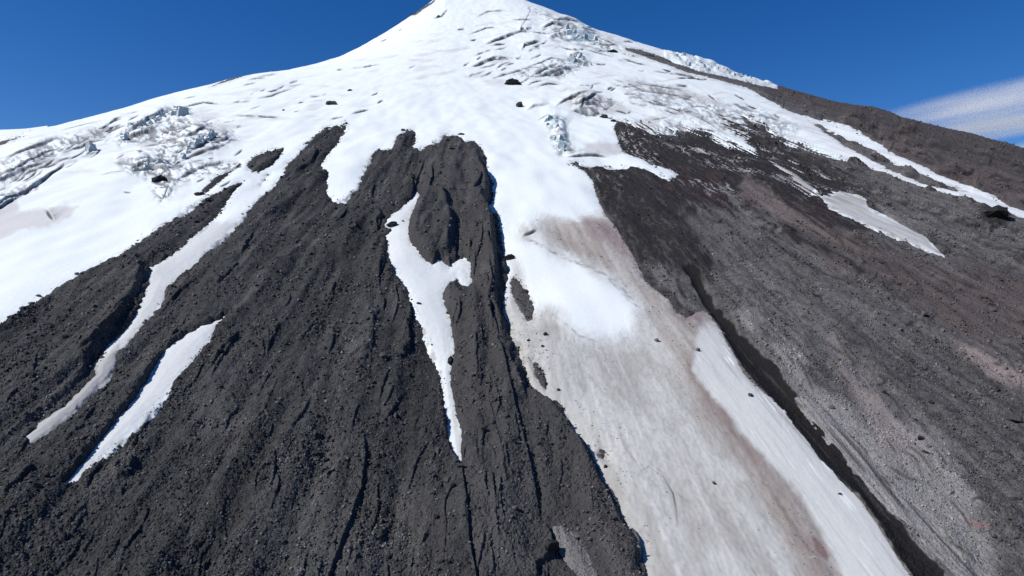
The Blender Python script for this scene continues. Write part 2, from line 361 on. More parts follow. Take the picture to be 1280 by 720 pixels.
ROCK_SCARPS = [   # high side L = left walking down the picture (casts its shade to the right)
 ([(228,304),(205,318),(176,338),(174,352),(166,374),(140,412),(116,440),(106,456),(104,468),(84,488),(48,519),(14,546),(-30,582),(-120,655),(-340,815)], 10, 26, 'L', 6),
 ([(165,385),(140,412),(112,440),(92,452)], 7, 14, 'L', 2),
 ([(597,195),(599,212),(608,235),(608,248),(602,257),(611,270),(614,288),(616,315),(619,345),(618,365),(620,385),(627,405),(630,421)], 13, 24, 'L', 6),
 ([(630,421),(641,448),(656,487),(684,505),(696,520),(720,553),(745,600),(764,634),(782,668),(793,687),(796,720),(820,790),(870,980)], 6, 18, 'L', 5),
 ([(652,400),(640,430),(636,450),(648,480),(660,505)], 4, 10, 'L', 1.6),
 ([(790,660),(800,680),(800,698),(792,712)], 10, 14, 'L', 2.5),
 ([(576,590),(580,620),(584,650),(587,690),(596,740),(620,860)], 9, 14, 'L', 2),
 ([(455,540),(457,580),(452,615),(440,650),(425,690),(412,722),(396,800)], 8, 14, 'L', 2),
 ([(505,402),(512,420),(511,438),(500,450)], 8, 10, 'L', 2),
 ([(511,376),(514,395),(510,415)], 6, 10, 'L', 1.6),
 ([(480,275),(470,283),(472,292)], 5, 8, 'L', 1.6),
 ([(619,420),(628,450),(640,500),(650,540),(660,575),(668,610),(676,650)], 5, 8, 'L', 1.6),
 ([(676,650),(690,670),(692,690),(670,710),(672,730)], 9, 12, 'L', 2.4),
 ([(610,512),(618,540),(628,580),(634,620)], 3, 8, 'L', 1.3),
 ([(540,215),(541,228),(536,240)], 4, 8, 'L', 1.3), ([(551,245),(556,258)], 4, 6, 'L', 1.3),
 ([(603,233),(596,246),(590,250)], 5, 7, 'L', 1.3),
 ([(398,192),(390,206),(376,216),(365,222)], 5, 9, 'L', 1.6),
 ([(299,337),(285,352),(270,365)], 5, 9, 'L', 1.6),
 ([(168,575),(160,595),(142,604)], 7, 10, 'L', 2.2), ([(45,598),(25,620),(0,640)], 8, 12, 'L', 2.2),
 ([(300,420),(280,450),(262,480)], 3, 9, 'L', 1.3), ([(350,470),(330,520),(300,560)], 3, 9, 'L', 1.3),
 ([(420,360),(400,400),(370,440)], 3, 10, 'L', 1.3), ([(470,440),(440,452),(430,458)], 4, 7, 'L', 1.4),
 ([(492,490),(486,505),(478,514)], 4, 7, 'L', 1.4),
 ([(512,300),(510,285),(520,262),(530,250)], 4, 16, 'L', 1.6),
 ([(512,300),(524,318),(540,330),(556,328)], 7, 14, 'R', 1.6),
 ([(556,365),(553,376),(562,392),(567,412)], 5, 12, 'L', 1.4),
 # right slope ledges
 ([(1230,282),(1236,292),(1252,286)], 5, 8, 'R', 1.6),
 ([(960,232),(968,250),(990,268),(1010,282),(1040,300),(1080,318),(1110,326)], 3, 8, 'R', 1.3),
 ([(1085,250),(1120,275),(1160,302),(1180,325)], 2.5, 8, 'R', 1.2),
 ([(1150,335),(1190,355),(1240,372),(1290,390)], 2.5, 8, 'R', 1.2),
 ([(1040,310),(1070,330),(1110,350),(1150,365)], 2, 7, 'R', 1.2),
 ([(1190,270),(1215,276),(1228,274)], 2.5, 7, 'R', 1.2),
 ([(1000,378),(1030,370),(1080,385),(1130,400),(1180,420)], 2.5, 8, 'R', 1.2),
 ([(1240,510),(1262,520),(1275,528)], 4, 8, 'R', 1.4),
 ([(1000,135),(1040,145),(1080,152),(1120,168),(1170,182),(1220,190),(1280,205)], 2.5, 7, 'R', 1.2),
 ([(1090,140),(1120,146),(1128,158)], 3, 8, 'L', 1.2),
 ([(980,116),(1005,122),(1020,135)], 3, 8, 'L', 1.2),
 ([(1140,178),(1190,196),(1250,215),(1290,222)], 2, 6, 'R', 1.2),
 ([(1180,170),(1230,180),(1290,205)], 2, 6, 'R', 1.2),
 ([(1060,565),(1082,592),(1110,622),(1140,650),(1172,668),(1200,690),(1215,722)], 5, 10, 'R', 1.6),
 ([(1100,410),(1075,470),(1110,520)], 1.5, 10, 'R', 1.2),
]
_rl = random.Random(99)
LEDGE = []
def downhill(x, y): return math.atan2(y + 40, x - 590)
def strew(n, x0, x1, y0, y1, Tm, Lm, jit, hs, test, twist=0):
    c = 0
    while c < n:
        x, y = _rl.uniform(x0, x1), _rl.uniform(y0, y1)
        if not test(x, y): continue
        a = downhill(x, y) + math.radians(twist + _rl.gauss(0, jit)); L_ = Lm * _rl.uniform(.3, 1.4) * (.5 + y / 700)
        b_ = _rl.uniform(-.12, .12) * L_; k_ = _rl.uniform(-.05, .05) * L_
        P = [(x + L_ * (u - .5) * math.cos(a) + (b_ * (1 - (2 * u - 1) ** 2) + k_ * math.sin(9 * u)) * math.sin(a),
              y + L_ * (u - .5) * math.sin(a) - (b_ * (1 - (2 * u - 1) ** 2) + k_ * math.sin(9 * u)) * math.cos(a)) for u in np.linspace(0, 1, 7)]
        LEDGE.append((P, Tm * _rl.uniform(.4, 1.5), _rl.uniform(4, 11), hs, _rl.uniform(.8, 1.5))); c += 1
in_left = lambda x, y: x < 640 and y > 200 + abs(x - 520) * .62 - 40
in_right = lambda x, y: y > 150 + (x - 900) * .22 and x > 800 + (y - 280) * .9
strew(120, -40, 640, 200, 730, 3.2, 46, 9, 'L', in_left)
strew(60, -40, 640, 240, 730, 2.2, 22, 40, 'L', in_left)
strew(40, 590, 800, 300, 730, 2.6, 40, 8, 'L', lambda x, y: 590 < x < 640 + (y - 400) * .5)
strew(120, 860, 1290, 190, 720, 2.6, 40, 8, 'R', in_right)
strew(95, 940, 1290, 100, 330, 3.0, 44, 7, 'R', lambda x, y: y > 120 + (x - 960) * .26 and y < 200 + (x - 960) * .5, -4)
strew(50, 1000, 1290, 300, 720, 1.8, 16, 40, 'R', in_right)
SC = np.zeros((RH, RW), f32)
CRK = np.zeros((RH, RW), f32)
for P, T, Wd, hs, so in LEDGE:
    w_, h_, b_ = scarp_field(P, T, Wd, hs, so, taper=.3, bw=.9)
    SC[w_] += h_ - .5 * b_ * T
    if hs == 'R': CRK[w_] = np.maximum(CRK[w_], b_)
KNOB = zone([(514,300),(514,284),(522,262),(530,250),(548,246),(560,262),(566,290),(562,318),(548,326),(532,326),(520,314)], 5)
SC += 9 * KNOB
for P, T, Wd, hs, so in ROCK_SCARPS:
    w_, h_, b_ = scarp_field(P, T, Wd, hs, so)
    SC[w_] += h_
# crevasses and lips in the ice, traced left to right: the upslope side stands high
CREV = [
 ([(4,202),(24,193),(45,185),(60,180),(75,174)],3,1),([(-60,238),(0,222),(15,218),(35,206),(55,196),(80,184),(95,180)],3,.9),([(-40,238),(0,227),(25,217),(45,210),(70,201)],3,.8),
 ([(75,196),(100,187),(115,180),(139,174)],2.4,.9),([(-60,290),(0,259),(10,251),(30,241),(42,232),(55,225),(80,207),(105,199)],4,1.2),([(-60,296),(0,263),(20,250),(35,241)],4,1.3),
 ([(70,166),(100,158),(135,150)],1.6,.5),([(150,145),(175,141)],1.2,.5),([(225,135),(255,128),(280,131)],2,.8),([(290,128),(315,126)],1.6,.6),([(228,124),(248,120)],1.2,.4),([(295,145),(322,146)],1.8,.8),
 ([(140,174),(165,166),(185,152),(205,139),(225,137)],4,.8),([(145,178),(165,172),(185,166),(200,165)],4.5,1),([(196,163),(210,166),(228,172)],3,.8),
 ([(225,176),(245,168),(258,160),(262,158)],4,.6),([(232,196),(255,184),(268,175),(275,168)],5,.7),([(220,206),(240,198),(265,188),(290,178)],3,.9),([(262,184),(280,176),(292,170)],3,.8),
 ([(142,206),(165,206),(190,202)],2.5,1),([(160,214),(180,208),(196,206)],4,1.4),([(170,216),(190,212),(204,212),(212,222)],4,1.3),([(195,230),(206,222),(214,230),(206,246),(201,256)],3,1),
 ([(215,238),(224,226),(238,216),(258,206),(290,200)],2.4,.8),([(170,193),(186,196)],2,.9),([(125,220),(140,217),(158,216)],1.5,.4),([(154,239),(165,240)],1.5,.6),
 ([(57,264),(62,272),(68,280)],4,.9),([(178,186),(200,182),(222,178)],2,.6),([(205,190),(225,186),(245,186)],2,.6),
 ([(320,97),(348,92)],1.2,.5),([(361,105),(374,100)],1.8,.8),([(320,124),(340,120),(372,108)],1.4,.6),([(420,88),(433,86)],1.3,.7),([(439,86),(458,83),(476,80)],1.3,.6),([(320,145),(348,147)],2,.9),
 ([(475,52),(484,48)],1.4,.7),([(498,39),(503,35)],1.2,.5),([(541,23),(552,20),(560,11)],1.8,.8),([(510,86),(520,82)],1.2,.4),
 ([(595,22),(610,14),(634,13)],1.6,.6),([(586,43),(608,35),(625,35)],1.8,.7),([(606,56),(618,52),(632,47),(650,40)],3,1),([(612,57),(634,55)],2,1),([(618,64),(635,59)],1.4,.6),
 ([(584,86),(594,83),(605,79),(618,74),(642,74)],3,.9),([(598,86),(612,83),(624,79)],1.6,.5),([(586,97),(593,92)],1.2,.5),([(616,98),(640,91),(665,84),(690,74),(720,77)],2.2,.7),([(660,97),(680,90),(700,83)],3,.8),
 ([(665,97),(690,93),(704,89),(722,85)],3,.8),([(652,64),(656,57),(677,52)],3,.9),([(660,64),(676,60)],2,.8),([(648,42),(665,40),(690,42),(712,39)],1.8,.7),([(670,111),(685,105),(702,106)],2,.8),([(688,96),(705,91),(708,96)],3,.9),
 ([(690,62),(700,58),(712,62),(740,70)],1.6,.6),([(708,72),(718,74),(735,84)],3.4,.8),([(650,40),(652,36),(660,41)],2.5,.9),([(684,48),(700,44),(720,44),(742,48)],3.5,.4),([(700,52),(720,50),(745,53)],3,.4),
 ([(640,25),(668,25)],1.4,.6),([(676,36),(692,30),(708,33)],2.5,.8),([(700,22),(715,26),(728,30)],2.5,.6),([(752,48),(765,54),(775,58)],2,.8),([(720,35),(735,38),(750,40)],1.6,.6),
 ([(657,140),(668,134),(687,133)],3,.3),([(672,150),(684,146),(690,146)],2,.4),([(677,154),(690,151),(700,152)],3,.4),([(686,160),(698,156),(708,162)],4,.5),([(693,168),(708,166)],3,.5),([(692,176),(710,173)],3,.5),([(694,181),(712,180)],2.5,.5),([(696,186),(710,185)],2.5,.5),([(698,190),(720,188)],2.5,.6),([(706,199),(725,196),(745,194),(762,196)],2.5,.9),
 ([(693,138),(704,129),(715,122),(740,117)],2.5,.7),([(726,140),(729,132),(737,127),(747,117)],4,1.1),([(736,128),(768,128)],2,.7),([(753,141),(771,129)],2,1),([(714,132),(730,134),(752,132)],3,.9),([(714,139),(730,142),(748,146)],5,1.3),([(738,115),(741,107),(752,104)],2,.6),
 ([(776,103),(795,104),(820,108),(845,112),(862,116)],2,.8),([(790,112),(815,115),(850,120),(880,130)],2,.8),([(815,89),(850,93),(872,97)],2,.8),([(845,107),(863,109)],2,1),([(885,118),(897,128)],2,1.2),([(918,118),(932,126)],2,1.2),([(780,118),(797,118)],2,.9),([(800,125),(820,131),(850,132)],2,.7),
 ([(820,130),(850,138),(880,150),(905,165)],2.2,.7),([(776,73),(800,80),(812,83)],1.6,.7),([(720,20),(740,30)],1.6,.5),([(860,133),(880,134),(905,146)],2,.8),([(890,140),(910,146),(930,150)],2,.9),([(730,62),(748,66),(768,72)],1.4,.5),([(845,98),(872,97)],1.6,.8),([(920,134),(948,142)],1.5,.8),
 ([(652,296),(662,294),(672,290)],3,.9),([(660,298),(690,318),(720,330),(750,342)],1.6,.15),([(775,176),(790,190),(815,204)],1.5,.2),
 ([(790,570),(803,592),(812,586),(830,598),(842,620),(846,640),(847,660)],1.2,.55),([(806,152),(820,150),(838,146)],2,.5),([(828,150),(850,160),(870,176)],2,.8),([(1180,232),(1200,238)],1.5,.6),
]
_rc = random.Random(77)
for (xa, ya, xb, yb, sw, n, ang, ln_) in [(575, 30, 700, 105, 0, 26, -16, 20), (690, 25, 800, 80, 0, 20, 8, 16), (770, 85, 990, 165, 0, 44, 14, 22), (0, 235, 150, 165, 14, 40, -27, 26), (150, 150, 300, 235, 0, 34, -18, 16), (300, 90, 480, 150, 0, 14, -14, 20), (690, 100, 790, 150, 0, 16, -5, 14)]:
    for q in range(n):
        t = _rc.random()
        x, y = xa + (xb - xa) * t, (ya + (yb - ya) * t + _rc.uniform(-sw, sw)) if sw else _rc.uniform(min(ya, yb), max(ya, yb))
        a = math.radians(ang + _rc.uniform(-12, 12)); L_ = ln_ * _rc.uniform(.35, 1.3); b_ = _rc.uniform(-.12, .12) * L_
        P = [(x + L_ * (u_ - .5) * math.cos(a), y + L_ * (u_ - .5) * math.sin(a) - b_ * (1 - (2 * u_ - 1) ** 2)) for u_ in (0, .25, .5, .75, 1)]
        CREV.append((P, _rc.uniform(.8, 2.2), _rc.uniform(.35, 1.1)))
CH = np.zeros((RH, RW), f32); ICE_SHADE = np.zeros((RH, RW), f32)  # relief, and mask for crevasse shade painted into the snow colour
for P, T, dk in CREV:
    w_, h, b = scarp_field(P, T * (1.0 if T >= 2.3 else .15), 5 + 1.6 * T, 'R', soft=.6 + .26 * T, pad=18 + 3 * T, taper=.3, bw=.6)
    CH[w_] += h - b * min(dk, 1.2) * (1.2 + .4 * T); ICE_SHADE[w_] = np.maximum(ICE_SHADE[w_], b * min(dk, 1.3))
# broken ice
ICEFALL = zone([(140,178),(165,160),(190,145),(215,134),(240,136),(240,152),(272,152),(270,166),(292,166),(300,176),(270,188),(248,188),(226,202),(244,206),(296,202),(290,214),(240,226),(222,234),(206,258),(194,246),(188,225),(160,218),(148,206),(180,200),(200,190),(190,176),(150,182)], 7)
ICEFALL = np.maximum(ICEFALL, .9 * zone([(-340,300),(0,205),(60,178),(120,160),(150,160),(110,182),(60,205),(0,232),(-340,330)], 7))
ICEFALL = np.maximum(ICEFALL, .9 * zone([(-340,400),(0,245),(50,224),(46,236),(0,264),(-340,430)], 4))
ICEFALL = np.maximum(ICEFALL, .8 * zone([(640,94),(680,78),(720,72),(738,80),(722,90),(700,98),(668,100)], 5))
ICEFALL = np.maximum(ICEFALL, .9 * zone([(660,10),(700,22),(745,40),(780,60),(765,68),(720,56),(690,50),(690,30)], 6))
ICEFALL = np.maximum(ICEFALL, .9 * zone([(712,128),(740,120),(770,128),(756,144),(748,148),(720,142)], 4))
ICEFALL = np.maximum(ICEFALL, .7 * zone([(780,100),(830,108),(890,128),(950,138),(1000,160),(980,180),(930,175),(890,160),(830,140),(790,125)], 9))
ICEFALL = np.maximum(ICEFALL, .8 * zone([(684,150),(706,150),(716,188),(740,194),(700,196),(690,180)], 4))
ICEFALL = np.maximum(ICEFALL, 1.0 * zone([(842,66),(870,72),(910,88),(940,98),(920,96),(880,90),(850,80)], 3))
ICEFALL = np.maximum(ICEFALL, .8 * zone([(816,160),(830,148),(850,152),(880,170),(900,182),(860,170),(830,176)], 4))
BUMPY = zone([(300,60),(560,-30),(760,-30),(960,100),(1000,150),(840,140),(700,130),(600,110),(560,60),(480,60),(320,120)], 30)
# ------------------------------------------------------------------ heights
sc = smp(SC); chh = smp(CH); ice = smp(ICE_SHADE); icef = smp(ICEFALL); bumpy = smp(BUMPY)  # ice: where crevasse shade and dark ice are painted
near = np.clip(1 - (V * 0), 0, 1)
macro = 2.2 * fbm(U / 60, V / 110, 31, 3) * sstep(80, 300, VYf) * (1 - .65 * sstep(450, 1300, VYf) * smp(SD > 0).astype(f32)) * (.15 + .85 * sstep(400, 1500, R))
rightz = 1 - LEFTROCK
# lava: levees and hummocks along the fall line
lev = fbm(U / 17, V / 120, 41, 3, .55)
lev = 2.3 * lev + 1.0 * np.abs(pn(U / 7, V / 50, 43)) + 0.5 * fbm(VXf / 8, VYf / 9, 44, 3)
levr = 0.9 * fbm(U / 14, V / 160, 45, 3, .55) + 0.5 * fbm(VXf / 7, VYf / 9, 46, 3)
patch = sstep(-.35, .45, fbm(VXf / 16, VYf / 22, 51, 2) + .35 * pn(U / 9, V / 60, 52))
b1, v1 = blocks(VXf / 3.0, VYf / 3.0, 61)
b2, v2 = blocks(VXf / 1.25, VYf / 1.25, 62)
b3, v3 = blocks(VXf / 0.6, VYf / 0.6, 63)
big = sstep(.1, .7, fbm(VXf / 22, VYf / 30, 53, 2))
rub = .8 * b1 * (.2 + .8 * big) * lod(3.0) + 1.0 * b2 * (.35 + .65 * patch) * lod(1.25) + .55 * b3 * lod(.6)
far_r = fbm(VXf / 26, VYf / 30, 47, 3, .6)
stratum = np.abs(pn(VXf / 60 + 5, (VYf + .9 * VXf) / 14, 48))
FARZ = smp(zone([(990,112),(1620,280),(1620,420),(1200,330),(1060,200),(1000,140)], 22))
rock_rise = (np.minimum(1.7, 4.5 * MPP) * LEFTROCK + np.minimum(2.2, 7 * MPP) * TONGUE + .6 * rightz) * (1 - np.exp(-np.maximum(-sdm, 0) / 4.0))
ch_depth = smp(np.maximum(SD_CH, 0)) * MPP
cov = 1 - sstep(-.5, 3.5, sd)
rz_h = macro + cov * (sc * MPP + LEFTROCK * (lev + rub) + rightz * (levr + rub * .42 + FARZ * (1.6 * far_r + 2.2 * stratum)) + rock_rise)
rz_h = rz_h - 1.6 * (1 - np.exp(-ch_depth / 1.5))
ZR = BZ + rz_h - np.where(sd > 0, 1.5 * (1 - np.exp(-np.maximum(sdm, 0) / 2)), 0)
# snow
n1 = fbm(VXf / 50, VYf / 70, 71, 2) * .5
OLDZ = smp(zone([(612,268),(655,284),(757,269),(900,400),(1141,700),(1400,985),(560,985),(560,300)], 10))
OLDZ = OLDZ * (1 - smp(zone([(618,296),(660,298),(750,342),(798,390),(745,428),(690,393),(640,330)], 12)))
OLDZ = OLDZ * (1 - .75 * smp(zone(RIBBON, 8)))
sas = (.15 + .85 * OLDZ) * (.10 * pn(VXf / 2.5, VYf / 5, 72) * lod(2.5) + .06 * pn(VXf / 1.1, VYf / 1.8, 73) * lod(1.1))
rid = np.abs(pn(VXf / 16, VYf / 30, 74)) + .6 * np.abs(pn(VXf / 7, VYf / 16, 75))
wx_ = MPP / .8
bi, vi = blocks((PXi / 10.0 + .35 * pn(VXf / 12, VYf / 20, 70)).astype(f32), (PY / 5.0 - PXi / 18).astype(f32), 76)
bj, vj = blocks((PXi / 5.2).astype(f32), (PY / 3.2 - PXi / 12).astype(f32), 77)
brk = icef * MPP * (3.4 * bi + .9 * bj - .8)
thick = np.where(sdm > 0, .7 * (1 - np.exp(-sdm / 2.5)) + .5 * (1 - np.exp(-sdm / 15)), sdm * .9)
SIDE = np.clip(sc, 0, 30) * 0
CLIFF = smp(zone([(830,55),(950,88),(965,104),(955,107),(915,98),(860,85),(832,75)], 2))
ZS = BZ + macro + CLIFF * MPP * (.8 + 3.0 * bi) + n1 + sas + chh * MPP + brk + bumpy * MPP * .35 * (fbm(VXf / 40, VYf / 60, 78, 3)) + thick

# ------------------------------------------------------------------ colours (albedo)
def mixc(C, col, w):
    w = np.clip(w, 0, 1)[..., None].astype(f32)
    return C * (1 - w) + np.array(col, f32) * w

RC = np.zeros(VX.shape + (3,), f32)
stone = .62 + .5 * v2 + .34 * v3 + .18 * (v1 - .5)
tone = 1 + .25 * fbm(U / 24, V / 90, 81, 3) + .12 * pn(U / 3, V / 60, 82)
L0 = np.array((.045, .045, .0452), f32)
RC[:] = L0 * (stone * tone)[..., None]
RC = mixc(RC, (.062, .0605, .060), TONGUE * .6)
RC = mixc(RC, (.064, .060, .056), .2 * sstep(.05, .6, fbm(VXf / 30, VYf / 45, 85, 3)))
RC = mixc(RC, (.095, .092, .089), .55 * sstep(.25, .75, fbm(U / 9, V / 45, 86, 3)))
# right slopes
gr = np.array((.108, .1025, .099), f32) * ((.62 + .44 * v2 + .32 * v3) * (1 + .28 * fbm(U / 20, V / 120, 83, 3) + .18 * pn(U / 3.5, V / 90, 84)))[..., None]
RC = RC * LEFTROCK[..., None] + gr * (1 - LEFTROCK[..., None])
NZA = pn(U / 7, V / 60, 200); NZB = pn(U / 3.5, V / 40, 203); NZC = fbm(VXf / 12, VYf / 16, 202, 2); NZD = pn(U / 2.2, V / 26, 201)
def zn(P, soft, amt=10, seed=0, sx=7, sy=60):
    """soft zone whose edge is torn along the fall line"""
    A_ = NZA if sx >= 6 else NZB
    n_ = np.roll(A_, seed * 53, 0) + .5 * np.roll(NZC, -seed * 41, 0) + .6 * np.roll(NZD, seed * 29, 0)
    return sstep(-soft, soft, smp(poly_sdf(P, 60)) + amt * n_)
def right(w): return w * (1 - LEFTROCK)
RED = zn([(960,235),(1010,250),(1080,300),(1150,330),(1290,350),(1290,440),(1200,420),(1120,370),(1040,320),(980,280)], 16, 16, 1)
RC = mixc(RC, (.098, .077, .073), right(RED) * .7)
RED2 = zn([(1060,170),(1120,200),(1200,238),(1290,268),(1620,380),(1620,300),(1290,225),(1180,200),(1100,165)], 10, 8, 2)
RC = mixc(RC, (.095, .072, .069), right(RED2) * .7)
UPR = zn([(940,95),(1090,130),(1290,190),(1620,290),(1620,330),(1290,232),(1150,190),(1040,150),(960,118)], 8, 8, 3)
RC = mixc(RC, (.072, .061, .057), right(UPR) * .85)
MAR = zn([(820,205),(880,215),(960,240),(1000,255),(1040,270),(990,262),(940,262),(890,255),(840,245)], 12, 14, 4, 4, 40)
DARKF = zn([(720,205),(772,152),(800,160),(850,165),(900,150),(940,155),(1000,190),(1060,220),(1095,262),(1090,288),(1040,290),(990,262),(930,232),(930,270),(870,260),(880,300),(900,330),(880,350),(850,340),(800,330),(770,285),(752,250),(740,222)], 9, 12, 5, 4, 50)
DARKF2 = zn([(930,250),(970,280),(1010,300),(1045,320),(1075,345),(1040,325),(990,300),(950,285)], 6, 8, 6, 4, 40)
RC = mixc(RC, (.022, .020, .020), right(np.maximum(DARKF, DARKF2)) * .94)
RC = mixc(RC, (.060, .030, .032), right(MAR) * .8 * sstep(-.2, .5, pn(U / 3, V / 30, 91)))
Uw = U + 2.2 * pn(VXf / 9, VYf / 12, 84) + 4 * pn(VXf / 30, VYf / 34, 83)
LS1 = .8 * pn(Uw / 1.1, V / 45, 92) + .8 * pn(Uw / 2.8, V / 36, 93) + .5 * pn(VXf / 2.4, VYf / 4, 82) + .5 * pn(U / .5, V / 30, 89)
LSTK = sstep(.1, .9, LS1)
RC = mixc(RC, (.085, .079, .077), right(DARKF) * LSTK * .7)
REM = sstep(.25, .6, LS1 + .5 * fbm(VXf / 9, VYf / 16, 88, 2)) * sstep(.0, .5, fbm(VXf / 40, VYf / 60, 87, 2) + .35 * smp(zone([(790,165),(860,175),(930,205),(900,225),(850,205),(800,185)], 25)))
RC = mixc(RC, (.42, .41, .405), right(DARKF) * REM * .85 * sstep(265, 225, PY))
LIGHT = zn([(925,392),(965,405),(1005,465),(1060,510),(1100,535),(1140,535),(1180,560),(1210,620),(1235,690),(1260,760),(1190,760),(1140,660),(1080,590),(1020,520),(970,450)], 16, 14, 7, 9, 40)
RC = mixc(RC, (.25, .243, .234), right(LIGHT) * .92 * (.75 + .4 * v3))
LIGHT2 = zn([(1040,420),(1070,460),(1100,500),(1140,540),(1170,575),(1130,580),(1090,540),(1060,490)], 10, 10, 8, 7, 40)
RC = mixc(RC, (.27, .235, .225), right(LIGHT2) * .5)
PINK = zn([(1190,425),(1220,438),(1260,462),(1300,480),(1300,492),(1255,478),(1215,455)], 5, 5, 9)
RC = mixc(RC, (.26, .215, .20), right(PINK) * .85)
PINK2 = zn([(1205,650),(1228,654),(1245,665),(1225,662)], 3, 3, 10)
RC = mixc(RC, (.24, .15, .14), right(PINK2) * .8)
MIDG = zn([(850,265),(900,290),(920,300),(905,330),(870,300)], 10, 8, 11)
RC = mixc(RC, (.12, .115, .112), right(MIDG) * .8)
ROSE = zn([(930,220),(960,235),(985,262),(1000,280),(960,265),(925,240)], 5, 5, 12, 4, 30)
RC = mixc(RC, (.15, .125, .12), right(ROSE) * .7)
GRV = zn([(900,230),(912,240),(940,268),(975,290),(960,290),(925,265)], 4, 5, 13, 4, 30)
RC = mixc(RC, (.20, .19, .18), right(GRV) * .7)
TAN = zn([(700,652),(720,668),(745,722),(760,760),(740,760),(715,700)], 3, 2, 14)
RC = mixc(RC, (.20, .195, .19), TAN * .85)
TAN2 = zn([(585,580),(600,600),(620,650),(640,720),(600,720),(592,650)], 8, 6, 15)
RC = mixc(RC, (.085, .082, .08), TAN2 * .6)
BRN = zn([(205,665),(222,650),(235,640),(225,660),(200,680)], 4, 4, 16)
RC = mixc(RC, (.085, .078, .068), BRN * .6)
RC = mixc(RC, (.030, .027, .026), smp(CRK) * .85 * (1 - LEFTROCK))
chw = sstep(-.8, .9, smp(SD_CH) + 2.8 * pn(VXf / 5, VYf / 7, 94) + 1.0 * pn(VXf / 1.3, VYf / 2, 90))
RC = mixc(RC, (.012, .0112, .0116), chw * .97)
chs = sstep(.42, .62, pn(U / 1.2, V / 30, 95))
RC = mixc(RC, (.06, .057, .057), chw * chs * .5)
RC = mixc(RC, (.022, .020, .020), smp(zone([(1226,272),(1240,262),(1258,262),(1266,272),(1258,284),(1240,290),(1230,286)], 4)) * .9)
BLK = np.zeros((RH, RW), f32)
for P, w_ in (([(778,290),(802,337),(822,359),(840,371),(850,385),(862,395)], 5), ([(850,340),(846,352),(850,362),(856,372)], 2.5), ([(838,376),(842,386),(850,396)], 2),
              ([(960,300),(1000,330),(1050,352)], 1.6), ([(720,206),(742,224),(756,256),(772,288)], 4), ([(962,232),(1000,268),(1030,290)], 1.5)):
    BLK = np.maximum(BLK, sstep(w_ + 1.2, w_ - 1.2, edge_fields(P, False, 14)[0]))
RC = mixc(RC, (.025, .022, .022), smp(BLK) * (.6 + .4 * pn(VXf / 4, VYf / 5, 96)))

SCOL = np.empty(VX.shape + (3,), f32)
SCOL[:] = np.array((.825, .88, .86), f32)
SCOL *= (1 + .02 * fbm(VXf / 20, VYf / 40, 101, 3))[..., None]
grime = fbm(U / 6, V / 60, 102, 3); fine = pn(VXf / 2.2, VYf / 3.5, 103) * lod(2.2) + .7 * pn(VXf / 1.1, VYf / 1.6, 104) * lod(1.1)
DIRT1 = [(628,372),(640,345),(652,300),(655,286),(672,274),(700,272),(722,278),(757,270),(780,290),(900,400),(1141,700),(1400,985),(560,985),(600,420)]
WB = [(618,296),(640,296),(660,298),(690,318),(720,331),(750,342),(776,360),(796,382),(798,396),(786,415),(766,424),(745,428),(722,424),(705,408),(690,393),(668,384),(650,362),(640,330)]
BROWN = [(690,284),(720,280),(757,272),(778,296),(800,342),(836,374),(860,398),(872,415),(868,440),(867,466),(876,484),(895,502),(912,522),(926,547),(960,582),(1002,623),(1021,656),(1056,722),(1090,800),(1030,800),(1000,722),(975,660),(930,600),(885,540),(850,480),(838,430),(806,380),(770,345),(730,318),(690,306)]
OWN_S[inside_mask(BROWN) & (OWN_S == 1)] = 10
OWN_S[inside_mask(WB) & (OWN_S == 1)] = 11
FALL_L = [(140,178),(165,158),(190,143),(215,132),(242,134),(244,150),(275,150),(275,164),(296,164),(303,176),(274,190),(250,192),(246,206),(290,204),(284,216),(240,228),(222,238),(206,262),(192,248),(186,226),(158,219),(145,206),(170,192)]
FALL_R = [(575,88),(590,40),(612,28),(660,28),(700,18),(745,38),(782,60),(766,70),(724,60),(738,84),(722,100),(700,112),(660,104),(610,104)]
OWN_S[inside_mask(FALL_L) & (OWN_S == 0)] = 12
OWN_S[inside_mask(FALL_R) & (OWN_S == 0)] = 13
OWN_S[inside_mask([(828,40),(960,40),(960,104),(945,101),(915,95),(878,88),(848,80),(830,74)]) & (OWN_S == 0)] = 14
OWN_R[(KNOB > .5) & (OWN_R == 3)] = 5
own_s = OWN_S[np.clip((PY - Y0).astype(int), 0, RH - 1), np.clip((PXi - X0).astype(int), 0, RW - 1)]
own_r = OWN_R[np.clip((PY - Y0).astype(int), 0, RH - 1), np.clip((PXi - X0).astype(int), 0, RW - 1)]
d1 = zn(DIRT1, 10, 7, 31, 9, 30)
SCOL = mixc(SCOL, (.505, .497, .457), d1 * (.92 + .3 * grime * .5))
wb = zn(WB, 15, 6, 32, 12, 30)
SCOL = mixc(SCOL, (.825, .87, .85), wb)
br = zn(BROWN, 16, 9, 33, 8, 50)
blot = sstep(-.1, .55, .8 * fbm(VXf / 24, VYf / 38, 119, 4, .6) + .25 * grime)
SCOL = mixc(SCOL, (.38, .362, .33), d1 * (1 - wb) * blot * .6)
strk = .7 * pn(U / 2.6, V / 70, 125) + .6 * pn(U / 1.1, V / 40, 126) + .5 * fbm(VXf / 18, VYf / 30, 127, 2)
SCOL = mixc(SCOL, (.68, .675, .645), d1 * (1 - wb) * sstep(.05, .6, strk) * .45 * smp(zone([(700,440),(820,420),(880,560),(1000,760),(820,760),(730,560)], 30)))
SCOL = mixc(SCOL, (.37, .355, .33), d1 * (1 - wb) * sstep(.1, .7, -strk) * .3)
SCOL = mixc(SCOL, (.345, .30, .262), br * (.72 + .5 * grime) * (1 - wb))
